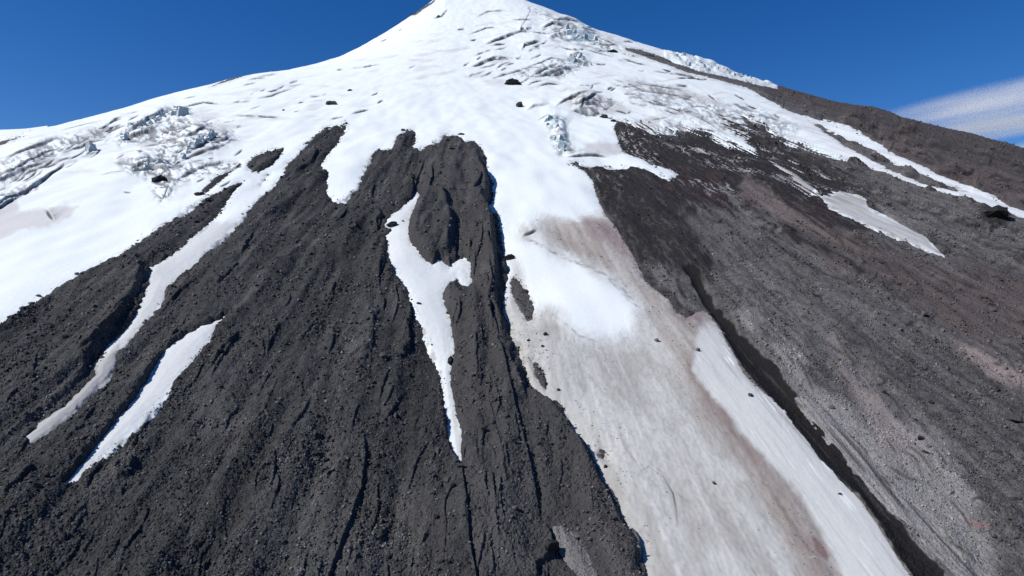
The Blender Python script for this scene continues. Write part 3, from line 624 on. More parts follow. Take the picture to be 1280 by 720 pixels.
brd = zn([(870,430),(868,466),(895,502),(926,547),(1002,623),(1056,722),(1030,722),(985,640),(920,560),(880,510),(860,460)], 8, 5, 34, 5, 40)
SCOL = mixc(SCOL, (.25, .195, .175), brd * .85 * (.8 + .5 * grime))
red = zn([(720,280),(757,272),(776,292),(796,330),(780,325),(760,305),(735,292)], 8, 8, 35)
SCOL = mixc(SCOL, (.30, .21, .20), red * .6)
red2 = zn([(848,385),(870,374),(890,395),(880,412),(862,402)], 6, 5, 36, 4, 20)
SCOL = mixc(SCOL, (.22, .15, .15), red2 * .75)
redb = zn([(1016,672),(1026,680),(1036,695),(1034,702),(1022,690)], 3, 2, 44)
SCOL = mixc(SCOL, (.20, .12, .115), redb * .8)
rib = zn(RIBBON, 4, 3, 37, 4, 30) * (own_s > 0) * (own_s != 7) * sstep(380, 440, PY)
rs = sstep(.05, .55, pn(U / 1.6, V / 26, 105) + .5 * pn(U / 3.2, V / 40, 106))
ribedge = smp(zn_r := sstep(26, 2, -np.minimum(SD_CH, 0)).astype(f32))
SCOL = mixc(SCOL, (.625, .635, .605), rib * .95)
rs = sstep(.0, .7, .8 * pn(U / .8, V / 30, 105) + .6 * pn(U / 2.4, V / 50, 106) + .4 * pn(U / .45, V / 16, 108))
SCOL = mixc(SCOL, (.36, .35, .335), rib * rs * (.32 + .5 * ribedge))
SCOL = mixc(SCOL, (.93, .93, .93), rib * (.3 + .7 * ribedge) * sstep(.5, .62, pn(U / .8, V / 14, 107)))
# speckle, streaks on the old snow
old = np.clip(d1 * (1 - wb) * (1 - rib), 0, 1)
SCOL *= (1 - old * (.10 * np.abs(grime) + .13 * np.clip(fine, 0, 1) + .10 * sstep(.1, .6, pn(U / 2.4, V / 40, 108)) * (.3 + br)))[..., None]
SLN = np.zeros((RH, RW), f32)
for P, w_ in (([(776,545),(780,560),(790,575),(802,590),(810,586),(820,588),(832,600),(841,618),(846,638),(847,660)], 1.3), ([(757,442),(756,460),(766,480),(780,500)], .9), ([(690,395),(706,408),(724,424),(750,430)], 1.0), ([(655,300),(690,318),(722,332),(752,344),(778,362),(796,384)], 1.8), ([(735,470),(750,490),(762,500)], .8), ([(725,330),(760,352),(790,380)], .8)):
    SLN = np.maximum(SLN, sstep(w_ + 1.0, w_ - 1.0, edge_fields(P, False, 14)[0]))
SCOL = mixc(SCOL, (.36, .345, .33), smp(SLN) * .9 * sstep(-.5, .4, pn(VXf / 3, VYf / 4, 98)))
SCOL = mixc(SCOL, (.42, .41, .395), zn([(795,588),(812,588),(832,602),(842,622),(840,655),(826,650),(815,630),(800,605)], 6, 4, 38) * .5 * (.6 + fine))
SCOL = mixc(SCOL, (.40, .38, .36), old * sstep(.62, .8, pn(VXf / 1.7, VYf / 2.6, 109) * 1.1) * .6)
GREYP = [[(725,188),(735,180),(750,178),(772,179),(780,190),(768,194),(748,193),(735,194)],[(786,158),(796,152),(806,148),(822,146),(826,152),(816,162),(806,165)],[(-340,420),(-60,300),(0,262),(20,254),(24,262),(22,268),(60,263),(98,261),(86,276),(60,286),(30,291),(0,302),(-60,330)],
 [(262,155),(280,158),(290,170),(272,166)],[(90,180),(120,165),(150,158),(140,166),(110,180)],[(170,178),(192,172),(198,184),(176,190)],[(690,30),(705,28),(712,36),(694,36)],[(780,100),(850,112),(900,128),(880,132),(820,118)],[(702,126),(740,116),(772,128),(790,140),(760,146),(720,140)]]
for i, P in enumerate(GREYP):
    SCOL = mixc(SCOL, (.60, .585, .56), zn(P, 3, 1.5, 50 + i, 10, 20) * .8)
# left tongue: soiled lower part
SCOL = mixc(SCOL, (.58, .59, .575), zn([(300,280),(262,281),(200,330),(180,360),(110,480),(20,560),(60,560),(150,455),(210,370),(320,260)], 5, 3, 61) * .8)
SCOL = mixc(SCOL, (.33, .325, .32), zn([(150,425),(150,445),(138,472),(95,512),(40,560),(60,535),(100,494),(122,470),(136,448)], 4, 2, 62) * .9)
SCOL = mixc(SCOL, (.37, .368, .36), zn([(150,445),(112,440),(90,470),(-20,550),(-10,600),(70,560),(150,480)], 14, 5, 67) * .75 * (own_s == 3))
SCOL = mixc(SCOL, (.63, .65, .64), zn(PATCH_LEFT, 4, 2, 63) * .9)
SCOL = mixc(SCOL, (.69, .715, .70), zn(TONGUE_MID, 4, 2, 64) * .8)
SCOL = mixc(SCOL, (.35, .33, .315), zn(PATCH_RIGHT, 4, 2, 65) * (.8 + .3 * grime))
ash = (own_s == 7)
SCOL = mixc(SCOL, np.array((.29, .28, .27)), ash * 1.0)
SCOL *= (1 - ash * (.35 * sstep(0, .7, pn(U / .8, V / 30, 121)) + .2 * v3))[..., None]; SCOL = mixc(SCOL, (.10, .095, .095), ash * sstep(.15, .5, pn(U / 1.6, V / 28, 110) + .4 * pn(U / 4, V / 50, 120)))
SCOL = mixc(SCOL, (.155, .15, .145), (own_s == 8) * (1 - .2 * grime))
SCOL = mixc(SCOL, (.36, .33, .32), (own_s == 9) * .9)
SCOL = mixc(SCOL, (.74, .72, .71), zn([(960,125),(1010,150),(1290,270),(1290,282),(1150,235),(1060,205)], 5, 3, 66) * .5 * (1 + grime))
dust = sstep(.15, .75, pn((PXi / 46).astype(f32), (PY / 7 + PXi / 60).astype(f32), 131) + .5 * pn((PXi / 20).astype(f32), (PY / 3.4 + PXi / 30).astype(f32), 132))
DZ = smp(zone([(-340,330),(0,180),(140,140),(300,110),(480,60),(600,20),(760,30),(960,110),(1040,180),(880,160),(760,140),(640,110),(480,120),(320,170),(220,240),(90,220),(0,260)], 22))
SCOL = mixc(SCOL, (.60, .585, .565), DZ * dust * .55)
rim = sstep(4.5, .5, sd) * sstep(-.2, .5, fbm(VXf / 5, VYf / 7, 99, 2)) * (own_s != 9)
SCOL = mixc(SCOL, (.22, .21, .20), rim * .6)
# painted crevasse shade with ice on the lips, bare ice in the broken ice
ice_shade_w = np.clip(ice * 2.4 * (.8 + .4 * pn(VXf / 8, VYf / 14, 111)), 0, 1)
ice_shade_w = ice_shade_w * sstep(-.75, .1, pn(VXf / 22, VYf / 60, 115) + .5 * pn(VXf / 7, VYf / 12, 116))
SCOL = mixc(SCOL, (.07, .073, .074), ice_shade_w)
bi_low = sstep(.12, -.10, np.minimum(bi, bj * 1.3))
SCOL = mixc(SCOL, (.17, .185, .19), icef * bi_low * .9)  # low gaps between the blocks coloured darker
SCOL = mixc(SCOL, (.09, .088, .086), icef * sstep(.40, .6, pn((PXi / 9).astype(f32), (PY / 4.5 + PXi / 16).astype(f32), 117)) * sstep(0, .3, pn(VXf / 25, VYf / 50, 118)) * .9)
SCOL = mixc(SCOL, (.45, .56, .60), icef * sstep(.1, .5, pn(VXf / 18, VYf / 40, 112)) * .55 * (1 - bi_low))
SCOL = mixc(SCOL, (.56, .52, .50), icef * sstep(.1, .5, pn(VXf / 30, VYf / 50, 113)) * .3)
SCOL = mixc(SCOL, (.76, .82, .82), CLIFF * .6)
SCOL = mixc(SCOL, (.30, .45, .52), smp(zone([(712,44),(735,40),(745,50),(720,54)], 4)) * .7)
SCOL = mixc(SCOL, (.40, .52, .56), smp(zone([(684,150),(704,150),(714,190),(700,192)], 4)) * sstep(-.1, .4, pn(VXf / 12, VYf / 20, 114)) * .8)

# ------------------------------------------------------------------ materials
def nn(nt, t, **kw):
    n = nt.nodes.new(t)
    for k_, v_ in kw.items(): setattr(n, k_, v_)
    return n

def ground_material(name, snow):
    m = bpy.data.materials.new(name); m.use_nodes = True
    nt = m.node_tree; b = nt.nodes["Principled BSDF"]; ln = nt.links.new
    at = nn(nt, 'ShaderNodeAttribute', attribute_name='Col')
    tc = nn(nt, 'ShaderNodeNewGeometry')
    n1_ = nn(nt, 'ShaderNodeTexNoise'); n1_.inputs['Scale'].default_value = 1.4 if not snow else .8
    n1_.inputs['Detail'].default_value = 6; n1_.inputs['Roughness'].default_value = .7
    ln(tc.outputs['Position'], n1_.inputs['Vector'])
    mr = nn(nt, 'ShaderNodeMapRange')
    mr.inputs['From Min'].default_value = .25; mr.inputs['From Max'].default_value = .75
    mr.inputs['To Min'].default_value = .95 if snow else .62; mr.inputs['To Max'].default_value = 1.03 if snow else 1.38
    ln(n1_.outputs['Fac'], mr.inputs['Value'])
    mx = nn(nt, 'ShaderNodeVectorMath', operation='MULTIPLY')
    ln(at.outputs['Color'], mx.inputs[0]); ln(mr.outputs[0], mx.inputs[1])
    ln(mx.outputs[0], b.inputs['Base Color'])
    b.inputs['Roughness'].default_value = .7 if snow else .92
    b.inputs['Specular IOR Level'].default_value = .25 if snow else .15
    bp = nn(nt, 'ShaderNodeBump'); bp.inputs['Strength'].default_value = .18 if snow else .85
    bp.inputs['Distance'].default_value = .12 if snow else .30
    if snow:
        ln(n1_.outputs['Fac'], bp.inputs['Height'])
    else:
        vo = nn(nt, 'ShaderNodeTexVoronoi'); vo.inputs['Scale'].default_value = 1.9
        ln(tc.outputs['Position'], vo.inputs['Vector'])
        ad = nn(nt, 'ShaderNodeMath', operation='SUBTRACT')
        ln(n1_.outputs['Fac'], ad.inputs[0]); ln(vo.outputs['Distance'], ad.inputs[1])
        ln(ad.outputs[0], bp.inputs['Height'])
    ln(bp.outputs[0], b.inputs['Normal'])
    return m
M_ROCK = ground_material("volcanic_rock", False)
M_SNOW = ground_material("snow_and_ice", True)

def build_faces(name, Z, C, keep, mat, parent=None):
    """one mesh of the kept grid faces"""
    fi, fj = np.nonzero(keep)
    idx = np.arange(NC * NR).reshape(NC, NR)
    q = np.stack([idx[fi, fj], idx[fi + 1, fj], idx[fi + 1, fj + 1], idx[fi, fj + 1]], 1)
    used = np.zeros(NC * NR, bool); used[q.ravel()] = True
    remap = np.cumsum(used) - 1
    q = remap[q].astype(np.int32)
    co = np.stack([VX.ravel()[used], VY.ravel()[used], Z.ravel()[used]], 1).astype(f32)
    base = np.array([co[:, 0].mean(), co[:, 1].mean(), co[:, 2].min()], f32)
    co = co - base
    me = bpy.data.meshes.new(name)
    me.vertices.add(len(co)); me.vertices.foreach_set("co", co.ravel())
    me.loops.add(q.size); me.loops.foreach_set("vertex_index", q.ravel())
    me.polygons.add(len(q)); me.polygons.foreach_set("loop_start", np.arange(0, q.size, 4, dtype=np.int32))
    me.polygons.foreach_set("use_smooth", np.ones(len(q), bool))
    at = me.attributes.new("Col", 'FLOAT_COLOR', 'POINT')
    c = np.ones((len(co), 4), f32); c[:, :3] = np.clip(C.reshape(-1, 3)[used], .004, .95)
    at.data.foreach_set("color", c.ravel())
    me.update(calc_edges=True)
    me.materials.append(mat)
    o = bpy.data.objects.new(name, me); COL.objects.link(o)
    o.location = Vector(base.tolist()) - (parent.location if parent else Vector((0, 0, 0)))
    if parent: o.parent = parent
    return o

print("meshes")
sdf_f = sd[:-1, :-1]
fs_own = own_s[:-1, :-1]; fr_own = own_r[:-1, :-1]
keep_s = (np.maximum(np.maximum(sd[:-1, :-1], sd[1:, :-1]), np.maximum(sd[:-1, 1:], sd[1:, 1:])) > -3.5)
keep_r = (np.minimum(np.minimum(sd[:-1, :-1], sd[1:, :-1]), np.minimum(sd[:-1, 1:], sd[1:, 1:])) < 12)
ROCKS = {0: ("mountain_slope", None),
 1: ("lava_flow", "narrow black lava strip between the left snowfield and the grey snow gully"),
 2: ("lava_flow", "broad black rubble lava field between the left gully and the middle snow tongue"),
 3: ("lava_flow", "steep-sided dark lava tongue left of the dirty snow, with a round lobe near its head"),
 4: ("gully", "long jet black wet gully running down between the white snow ribbon and grey slope")}
made = {}
for k_, (nm, lb) in ROCKS.items():
    o = made['r', k_] = build_faces(nm, ZR, RC, keep_r & (fr_own == k_), M_ROCK)
    if lb: tag(o, lb, "gully" if nm == "gully" else "lava flow")
    else: tag(o, kind="structure")
SNOWS = {0: ("snowfield", None, None),
 1: ("snow_tongue", "wide beige dirty snow tongue running down right of the dark lava", "snow tongue"),
 2: ("snow_ribbon", "clean white streaked snow ribbon beside the black gully at lower right", "snow"),
 3: ("snow_tongue", "thin grey snow gully winding down between two black lava flows at left", "snow tongue"),
 4: ("snow_tongue", "narrow white snow tongue in the middle, between black lava and the round lobe", "snow tongue"),
 5: ("snow_patch", "isolated spindle-shaped white snow patch on the black lava at lower left", "snow patch"),
 6: ("snow_patch", "beige dirty snow patch lying on the reddish slope at right", "snow patch"),
 7: ("snow_strip", "thin ash-grey old snow strip along the right bank of the black gully", "snow"),
 8: ("ash_tongue", "pale grey ash-covered slab between dark lava at the bottom edge", "ash slope"),
 12: ("icefall", "broken grey-blue icefall in the left snowfield above the narrow lava strip", "icefall"),
 13: ("icefall", "crevassed icefall on the shoulder just right of the summit", "icefall"),
 14: ("ice_cliff", "white broken ice cliff along the right skyline above the rock band", "ice cliff"),
 9: ("snow_streaks", "thin pale snow streaks on the dark rock below the right glacier", "snow")}
for k_, (nm, lb, ct) in SNOWS.items():
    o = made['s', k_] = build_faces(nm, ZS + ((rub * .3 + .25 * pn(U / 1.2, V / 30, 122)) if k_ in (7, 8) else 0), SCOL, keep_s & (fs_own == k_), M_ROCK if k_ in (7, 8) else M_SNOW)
    if lb: tag(o, lb, ct, kind="stuff" if k_ == 9 else None)
    else: tag(o, kind="structure")

# parts with a look of their own
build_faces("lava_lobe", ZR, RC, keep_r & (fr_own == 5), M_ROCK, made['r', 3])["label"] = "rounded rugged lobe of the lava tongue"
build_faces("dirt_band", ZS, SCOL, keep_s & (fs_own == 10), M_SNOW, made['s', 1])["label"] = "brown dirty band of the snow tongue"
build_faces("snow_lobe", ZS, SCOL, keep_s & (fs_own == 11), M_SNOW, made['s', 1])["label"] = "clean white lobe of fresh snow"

# far low country behind and around the mountain
gp = bpy.data.meshes.new("ground")
Rg = 40000
gp.from_pydata([(-Rg, -Rg, -2600), (Rg, -Rg, -2600), (Rg, Rg, -2600), (-Rg, Rg, -2600)], [], [(0, 1, 2, 3)])
mg = bpy.data.materials.new("far_land"); mg.use_nodes = True
nt = mg.node_tree
nz = nn(nt, 'ShaderNodeTexNoise'); nz.inputs['Scale'].default_value = .002; nz.inputs['Detail'].default_value = 6
tcg = nn(nt, 'ShaderNodeTexCoord'); nt.links.new(tcg.outputs['Object'], nz.inputs['Vector'])
rp = nn(nt, 'ShaderNodeValToRGB'); rp.color_ramp.elements[0].color = (.03, .045, .025, 1); rp.color_ramp.elements[1].color = (.09, .085, .07, 1)
nt.links.new(nz.outputs['Fac'], rp.inputs[0]); nt.links.new(rp.outputs[0], nt.nodes["Principled BSDF"].inputs['Base Color'])
nt.nodes["Principled BSDF"].inputs['Roughness'].default_value = .95
gp.materials.append(mg)
go = bpy.data.objects.new("ground", gp); COL.objects.link(go); tag(go, kind="structure")

# ------------------------------------------------------------------ loose stones, boulders, outcrops, ice blocks
import bmesh
def spot(px, py, Z):
    """the point of the built surface that lies at a place of the photo; metres per pixel there"""
    i = int(np.argmin(np.abs(cols - px)))
    jmax = int(np.argmax(VY[i] > y_sil[i])) or NR
    j = int(np.argmin(np.abs(PY[i, :jmax] - py)))
    return np.array((VX[i, j], VY[i, j], Z[i, j])), float(MPP[i, j])

def hull_points(n, seed, flat=(1, 1, .75)):
    r = np.random.default_rng(seed)
    p = r.normal(size=(n, 3)); p /= np.linalg.norm(p, axis=1)[:, None]
    p *= (0.75 + .35 * r.random((n, 1)))
    p *= np.array(flat) * (0.8 + .4 * r.random(3))
    return p

def hull_arrays(n, seed):
    bm = bmesh.new()
    for p in hull_points(n, seed): bm.verts.new(p)
    bmesh.ops.convex_hull(bm, input=bm.verts)
    bmesh.ops.delete(bm, geom=[v for v in bm.verts if not v.link_faces], context='VERTS')
    bmesh.ops.triangulate(bm, faces=bm.faces[:])
    bm.verts.index_update()
    v = np.array([v.co[:] for v in bm.verts], f32); f = np.array([[x.index for x in q.verts] for q in bm.faces], np.int32)
    bm.free()
    return v, f
TPL = [hull_arrays(11, 500 + k) for k in range(14)]

def quat_mats(n, r):
    q = r.normal(size=(n, 4)); q /= np.linalg.norm(q, axis=1)[:, None]
    w, x, y, z = q.T
    return np.stack([np.stack([1 - 2 * (y * y + z * z), 2 * (x * y - z * w), 2 * (x * z + y * w)], 1),
                     np.stack([2 * (x * y + z * w), 1 - 2 * (x * x + z * z), 2 * (y * z - x * w)], 1),
                     np.stack([2 * (x * z - y * w), 2 * (y * z + x * w), 1 - 2 * (x * x + y * y)], 1)], 1).astype(f32)

M_STONE = ground_material("loose_stone", False)

def rubble(name, P, size, color, seed):
    """very many little stones as one mass"""
    r = np.random.default_rng(seed)
    n = len(P); which = r.integers(0, len(TPL), n); Rm = quat_mats(n, r)
    vs, fs, cs, off = [], [], [], 0
    for k, (tv, tf) in enumerate(TPL):
        m = np.nonzero(which == k)[0]
        if not len(m): continue
        v = np.einsum('nij,vj->nvi', Rm[m], tv) * size[m][:, None, None] * .5 + P[m][:, None, :]
        f = tf[None] + (np.arange(len(m)) * len(tv))[:, None, None] + off
        vs.append(v.reshape(-1, 3)); fs.append(f.reshape(-1, 3)); cs.append(np.repeat(color[m], len(tv), 0)); off += len(m) * len(tv)
    v = np.concatenate(vs).astype(f32); f = np.concatenate(fs).astype(np.int32); c = np.concatenate(cs)
    me = bpy.data.meshes.new(name)
    me.vertices.add(len(v)); me.vertices.foreach_set("co", v.ravel())
    me.loops.add(f.size); me.loops.foreach_set("vertex_index", f.ravel())
    me.polygons.add(len(f)); me.polygons.foreach_set("loop_start", np.arange(0, f.size, 3, dtype=np.int32))
    at = me.attributes.new("Col", 'FLOAT_COLOR', 'POINT')
    at.data.foreach_set("color", np.concatenate([c, np.ones((len(c), 1))], 1).astype(f32).ravel())
    me.update(calc_edges=True); me.materials.append(M_STONE)
    o = bpy.data.objects.new(name, me); COL.objects.link(o)
    return tag(o, kind="stuff")

area = (SX / MPP) * np.abs(np.gradient(PY, axis=1))            # picture area of each vertex
vis = (~behind) & (PXi > -60) & (PXi < 1340) & (PY < 780) & (sd < -1.0)
def scatter(n, dens, r):
    w = (area * dens * vis).ravel(); c = np.cumsum(w.astype(np.float64)); c /= c[-1]
    return np.searchsorted(c, r.random(n))
def stones(name, n, dens, s0, smax, seed, base, spread):
    r = np.random.default_rng(seed)
    k = scatter(n, dens, r)
    px = np.minimum(s0 * (1 - r.random(n)) ** (-1 / 2.3), smax)
    size = (px * MPP.ravel()[k]).astype(f32)
    P = np.stack([VX.ravel()[k], VY.ravel()[k], ZR.ravel()[k]], 1).astype(f32)
    P[:, :2] += (r.random((n, 2)) - .5) * MPP.ravel()[k][:, None] * 1.2
    P[:, 2] += size * .08
    col = base[k] * (1 - spread * .5 + spread * r.random((n, 1)))
    return rubble(name, P, size, col, seed)
RCF = np.clip(RC.reshape(-1, 3), .01, .6)
clump = np.clip(.25 + 1.1 * patch * (.35 + .65 * big), 0, 2)
tag(stones("rubble", 30000, LEFTROCK * clump * (1 - .55 * TONGUE) * (smp(SD_CH) < 2), 1.5, 5.5, 21, RCF * 1.75, 1.5), "black lava rubble strewn over the left flows")
clr = sstep(-.2, .6, fbm(VXf / 14, VYf / 18, 55, 2)) + .25
tag(stones("rubble", 17000, rightz * clr * (1 - .8 * DARKF) * (smp(SD_CH) < -3), 1.3, 4.2, 22, RCF * 1.15, 1.3), "grey gravel and stones strewn over the right slope")

def on_snow(name, n, dens, s0, smax, seed, lb):
    global vis
    r = np.random.default_rng(seed); keepv = vis
    vis = (~behind) & (PXi > -60) & (PXi < 1340) & (PY < 780) & (sd > -1)
    k = scatter(n, dens, r); vis = keepv
    m = MPP.ravel()[k]
    size = (np.minimum(s0 * (1 - r.random(n)) ** (-1 / 2.2), smax) * m).astype(f32)
    P = np.stack([VX.ravel()[k], VY.ravel()[k], np.maximum(ZS, ZR).ravel()[k]], 1).astype(f32)
    P[:, :2] += (r.random((n, 2)) - .5) * m[:, None] * 1.2
    col = np.array((.075, .071, .067)) * r.uniform(.5, 2.0, (n, 1))
    tag(rubble(name, P, size, col, seed), lb)
on_snow("rubble", 2600, sstep(7, 0, sd) * (PY > 150) * sstep(-.1, .5, fbm(VXf / 14, VYf / 20, 123, 2)) * (own_s != 9), .9, 4, 41, "black grit and stones along the melting snow edges")
on_snow("rubble", 1500, np.clip(d1 * (1 - wb) * (.15 + br + 1.5 * sstep(45, 5, sd)) * sstep(-.2, .5, fbm(VXf / 12, VYf / 25, 124, 2)), 0, 3) * (1 - rib), .6, 2.4, 42, "dark grit scattered over the dirty snow tongue")

# ---- single boulders, each an object of its own
def hull_mesh(name, n, seed, mat, col, flat=(1, 1, .75), rough=.0):
    bm = bmesh.new()
    for p in hull_points(n, seed, flat): bm.verts.new(p)
    bmesh.ops.convex_hull(bm, input=bm.verts)
    bmesh.ops.delete(bm, geom=[v for v in bm.verts if not v.link_faces], context='VERTS')
    if rough:
        bmesh.ops.triangulate(bm, faces=bm.faces[:])
        bmesh.ops.subdivide_edges(bm, edges=bm.edges[:], cuts=2, use_grid_fill=True)
        r = np.random.default_rng(seed + 1)
        from mathutils import noise
        for v in bm.verts:
            d = noise.noise(v.co * 2.3 + Vector((seed, 0, 0))) * rough + noise.noise(v.co * 5.1 + Vector((0, seed, 0))) * rough * .5
            v.co += v.co.normalized() * d
    me = bpy.data.meshes.new(name); bm.to_mesh(me); bm.free()
    at = me.attributes.new("Col", 'FLOAT_COLOR', 'POINT')
    at.data.foreach_set("color", np.tile(np.array((*col, 1), f32), len(me.vertices)))
    me.materials.append(mat)
    return me

DARK = [hull_mesh("boulder", 16, 800 + k, M_STONE, c_, rough=.10) for k, c_ in enumerate([(.045, .044, .043), (.06, .058, .056), (.075, .072, .07), (.05, .048, .047), (.095, .092, .088), (.055, .053, .052)])]
GREY = [hull_mesh("boulder", 16, 840 + k, M_STONE, c_, rough=.10) for k, c_ in enumerate([(.10, .095, .092), (.16, .15, .145), (.07, .066, .064), (.13, .122, .118), (.045, .043, .042)])]

def put(me, name, px, py, w, Z, rz=None, aspect=(1, 1, 1), sink=.2):
    """w is the width in photo pixels"""
    p, m = spot(px, py, Z)
    o = bpy.data.objects.new(name, me); COL.objects.link(o)
    sc_ = w * m * .5
    o.scale = (sc_ * aspect[0], sc_ * aspect[1], sc_ * aspect[2])
    o.rotation_euler = (random.uniform(-.3, .3), random.uniform(-.3, .3), random.uniform(0, 6.28) if rz is None else rz)
    o.location = (p[0], p[1], p[2] + sc_ * aspect[2] * (.55 - sink))
    return o
random.seed(11)
ZT = np.maximum(ZR, np.where(sd > -2, ZS, -1e9))
# the ones a viewer can point to
SOLO = [
 (1246, 276, 30, (1, .9, 1.25), "big jet black jagged boulder below the end of the right snow ribbon", "volcano bomb", (.03, .028, .027)),
 (637, 325, 14, (1, .9, .9), "rounded dark boulder standing in the snow at the edge of the lava tongue", "boulder", (.05, .049, .047)),
 (619, 269, 11, (1, .9, .9), "brownish grey boulder right above the blue shadow on the lava edge", "boulder", (.085, .08, .07)),
 (285, 696, 10, (1, 1, .9), "pale-topped lone boulder on smooth dark ash at the lower left", "boulder", (.11, .108, .105)),
 (438, 367, 7, (1, 1, 1), "left one of two round stones side by side on the broad lava field", "boulder", (.09, .088, .085)),
 (447, 367, 7, (1, 1, 1), "right one of two round stones side by side on the broad lava field", "boulder", (.10, .098, .095)),
 (472, 416, 8, (1, 1, .9), "light grey stone above the dark arc-shaped ledge in the lava field", "boulder", (.14, .138, .135)),
 (480, 454, 16, (1, .7, .8), "pale grey flat block at the foot of the dark arc-shaped ledge", "boulder", (.10, .098, .095)),
 (497, 450, 18, (1, .7, .9), "large grey block beside the shadow of the arc-shaped ledge", "boulder", (.08, .078, .075)),
 (478, 572, 11, (1, .8, .9), "dark round boulder near the top of the long lava crack", "boulder", (.06, .059, .057)),
 (450, 547, 9, (1, .8, .9), "dark boulder at the upper end of the lower crack in the lava field", "boulder", (.055, .053, .052)),
 (480, 595, 12, (1, .8, .9), "grey boulder on the right side of the long lava crack", "boulder", (.075, .073, .07)),
 (545, 650, 12, (1, .8, .8), "black boulder in a hollow left of the gully below the middle snow tongue", "boulder", (.03, .029, .029)),
 (560, 612, 11, (.9, .9, 1.1), "grey upright boulder just left of the tip of the middle snow tongue", "boulder", (.075, .073, .07)),
 (566, 622, 15, (1, .9, 1), "largest boulder in the gully below the middle snow tongue", "boulder", (.05, .049, .047)),
 (577, 600, 11, (1, .9, .9), "dark boulder blocking the tip of the middle snow tongue", "boulder", (.055, .053, .052)),
 (563, 450, 14, (.7, .9, 1.3), "cluster-like black block jutting into the narrow part of the middle snow tongue", "boulder", (.035, .034, .033)),
 (490, 288, 15, (1, .9, .7), "black stone island at the left edge of the middle snow tongue", "boulder", (.04, .039, .038)),
 (504, 284, 4, (1, 1, 1), "tiny dark stone lying on the middle snow tongue near its head", "boulder", (.04, .039, .038)),
 (524, 384, 6, (1, 1, .8), "small dark stone lying on the middle snow tongue half way down", "boulder", (.05, .049, .047)),
 (48, 372, 9, (1, .7, .5), "flat grey stone on the snow near the left frame edge", "boulder", (.12, .118, .115)),
 (96, 344, 11, (1, .6, .4), "long thin grey stone on the snow above the left lava strip", "boulder", (.12, .118, .115)),
 (88, 353, 9, (1, .6, .5), "dark stone at the snow edge of the left lava strip", "boulder", (.07, .068, .066)),
 (127, 447, 8, (1.2, .5, .6), "thin dark slab lying on the grey left snow gully", "boulder", (.06, .058, .056)),
 (40, 383, 10, (1, .8, .8), "grey-green stone sticking out of the upper edge of the left lava strip", "boulder", (.085, .088, .085)),
 (28, 396, 9, (1, .8, .8), "small grey stone on the left lava edge nearest the frame side", "boulder", (.08, .08, .078)),
 (698, 491, 5, (1, 1, 1), "single dark stone on the dirty snow left of a pair of specks", "boulder", (.05, .049, .047)),
 (682, 422, 8, (.8, 1, 1), "dark slanting stone on the dirty snow below the white snow lobe", "boulder", (.05, .049, .047)),
 (678, 438, 5, (1, 1, 1), "small dark stone just under the slanting stone on the dirty snow", "boulder", (.05, .049, .047)),
 (661, 428, 5, (1, 1, 1), "small black stone on dirty snow near the lava edge", "boulder", (.04, .039, .038)),
 (892, 608, 6, (.9, 1, 1), "dark stone alone in the middle of the wide dirty snow tongue", "boulder", (.09, .085, .08)),
 (820, 428, 8, (.8, 1, .9), "grey stone on the brownish part of the dirty snow", "boulder", (.12, .115, .11)),
 (873, 442, 8, (.8, 1, .9), "grey-brown stone at the top of the white snow ribbon", "boulder", (.12, .11, .105)),
 (938, 498, 9, (.8, 1, .8), "dark stone lying on the white snow ribbon", "boulder", (.08, .078, .075)),
 (1050, 619, 5, (1, 1, 1), "small dark stone on the lower part of the white snow ribbon", "boulder", (.05, .049, .047)),
 (645, 646, 10, (1, 1, .9), "grey round boulder on the rubble at the bottom of the lava tongue", "boulder", (.09, .088, .085)),
 (689, 562, 9, (1, 1, .9), "pale boulder near the right rim of the lava tongue", "boulder", (.10, .098, .095)),
 (690, 690, 30, (.9, .8, .8), "big black block in the hollow left of the ash slab at the bottom", "boulder", (.035, .034, .033)),
 (1157, 570, 10, (1, .7, .7), "dark boulder on the pale ash of the right slope", "boulder", (.05, .048, .047)),
 (1150, 553, 12, (1.2, .6, .6), "dark flat boulder just above the pale ash of the right slope", "boulder", (.05, .048, .047)),
 (1105, 494, 10, (1.2, .7, .7), "dark flat boulder in the middle of the right slope", "boulder", (.05, .048, .047)),
 (1262, 524, 26, (1.4, .5, .5), "long black ledge-like boulder near the right frame edge", "boulder", (.06, .057, .055)),
 (1155, 398, 14, (1, .7, .7), "grey boulder heap's largest stone under the reddish band", "boulder", (.13, .125, .12)),
]
for k, (px, py, w, asp, lb, ct, c_) in enumerate(SOLO):
    me = hull_mesh("boulder", 18, 900 + k, M_STONE, c_, rough=.12)
    tag(put(me, "boulder", px, py, w, ZT, None, asp), lb, "boulder")

def many(n, dens, smin, smax, meshes, lb, grp, seed):
    r = np.random.default_rng(seed)
    ks_ = scatter(n, dens, r)
    ii, jj = np.unravel_index(ks_, VX.shape)
    for q in range(n):
        w = min(smin * (1 - r.random()) ** (-1 / 2.6), smax) * MPP[ii[q], jj[q]] * .5
        o = bpy.data.objects.new("boulder", meshes[r.integers(len(meshes))]); COL.objects.link(o)
        a = .75 + .5 * r.random(3)
        o.scale = (w * a[0], w * a[1], w * a[2])
        o.rotation_euler = (r.uniform(-.5, .5), r.uniform(-.5, .5), r.uniform(0, 6.28))
        o.location = (VX[ii[q], jj[q]], VY[ii[q], jj[q]], ZR[ii[q], jj[q]] + w * .25)
        tag(o, lb, "boulder", grp)
inframe = (PXi > 4) & (PXi < 1276) & (PY < 716)
bcl = big * patch + .05
many(110, LEFTROCK * bcl * (own_r == 2) * inframe, 4.6, 11, DARK, "dark lava boulder among the rubble of the broad lava field", "boulders on the broad lava field", 31)
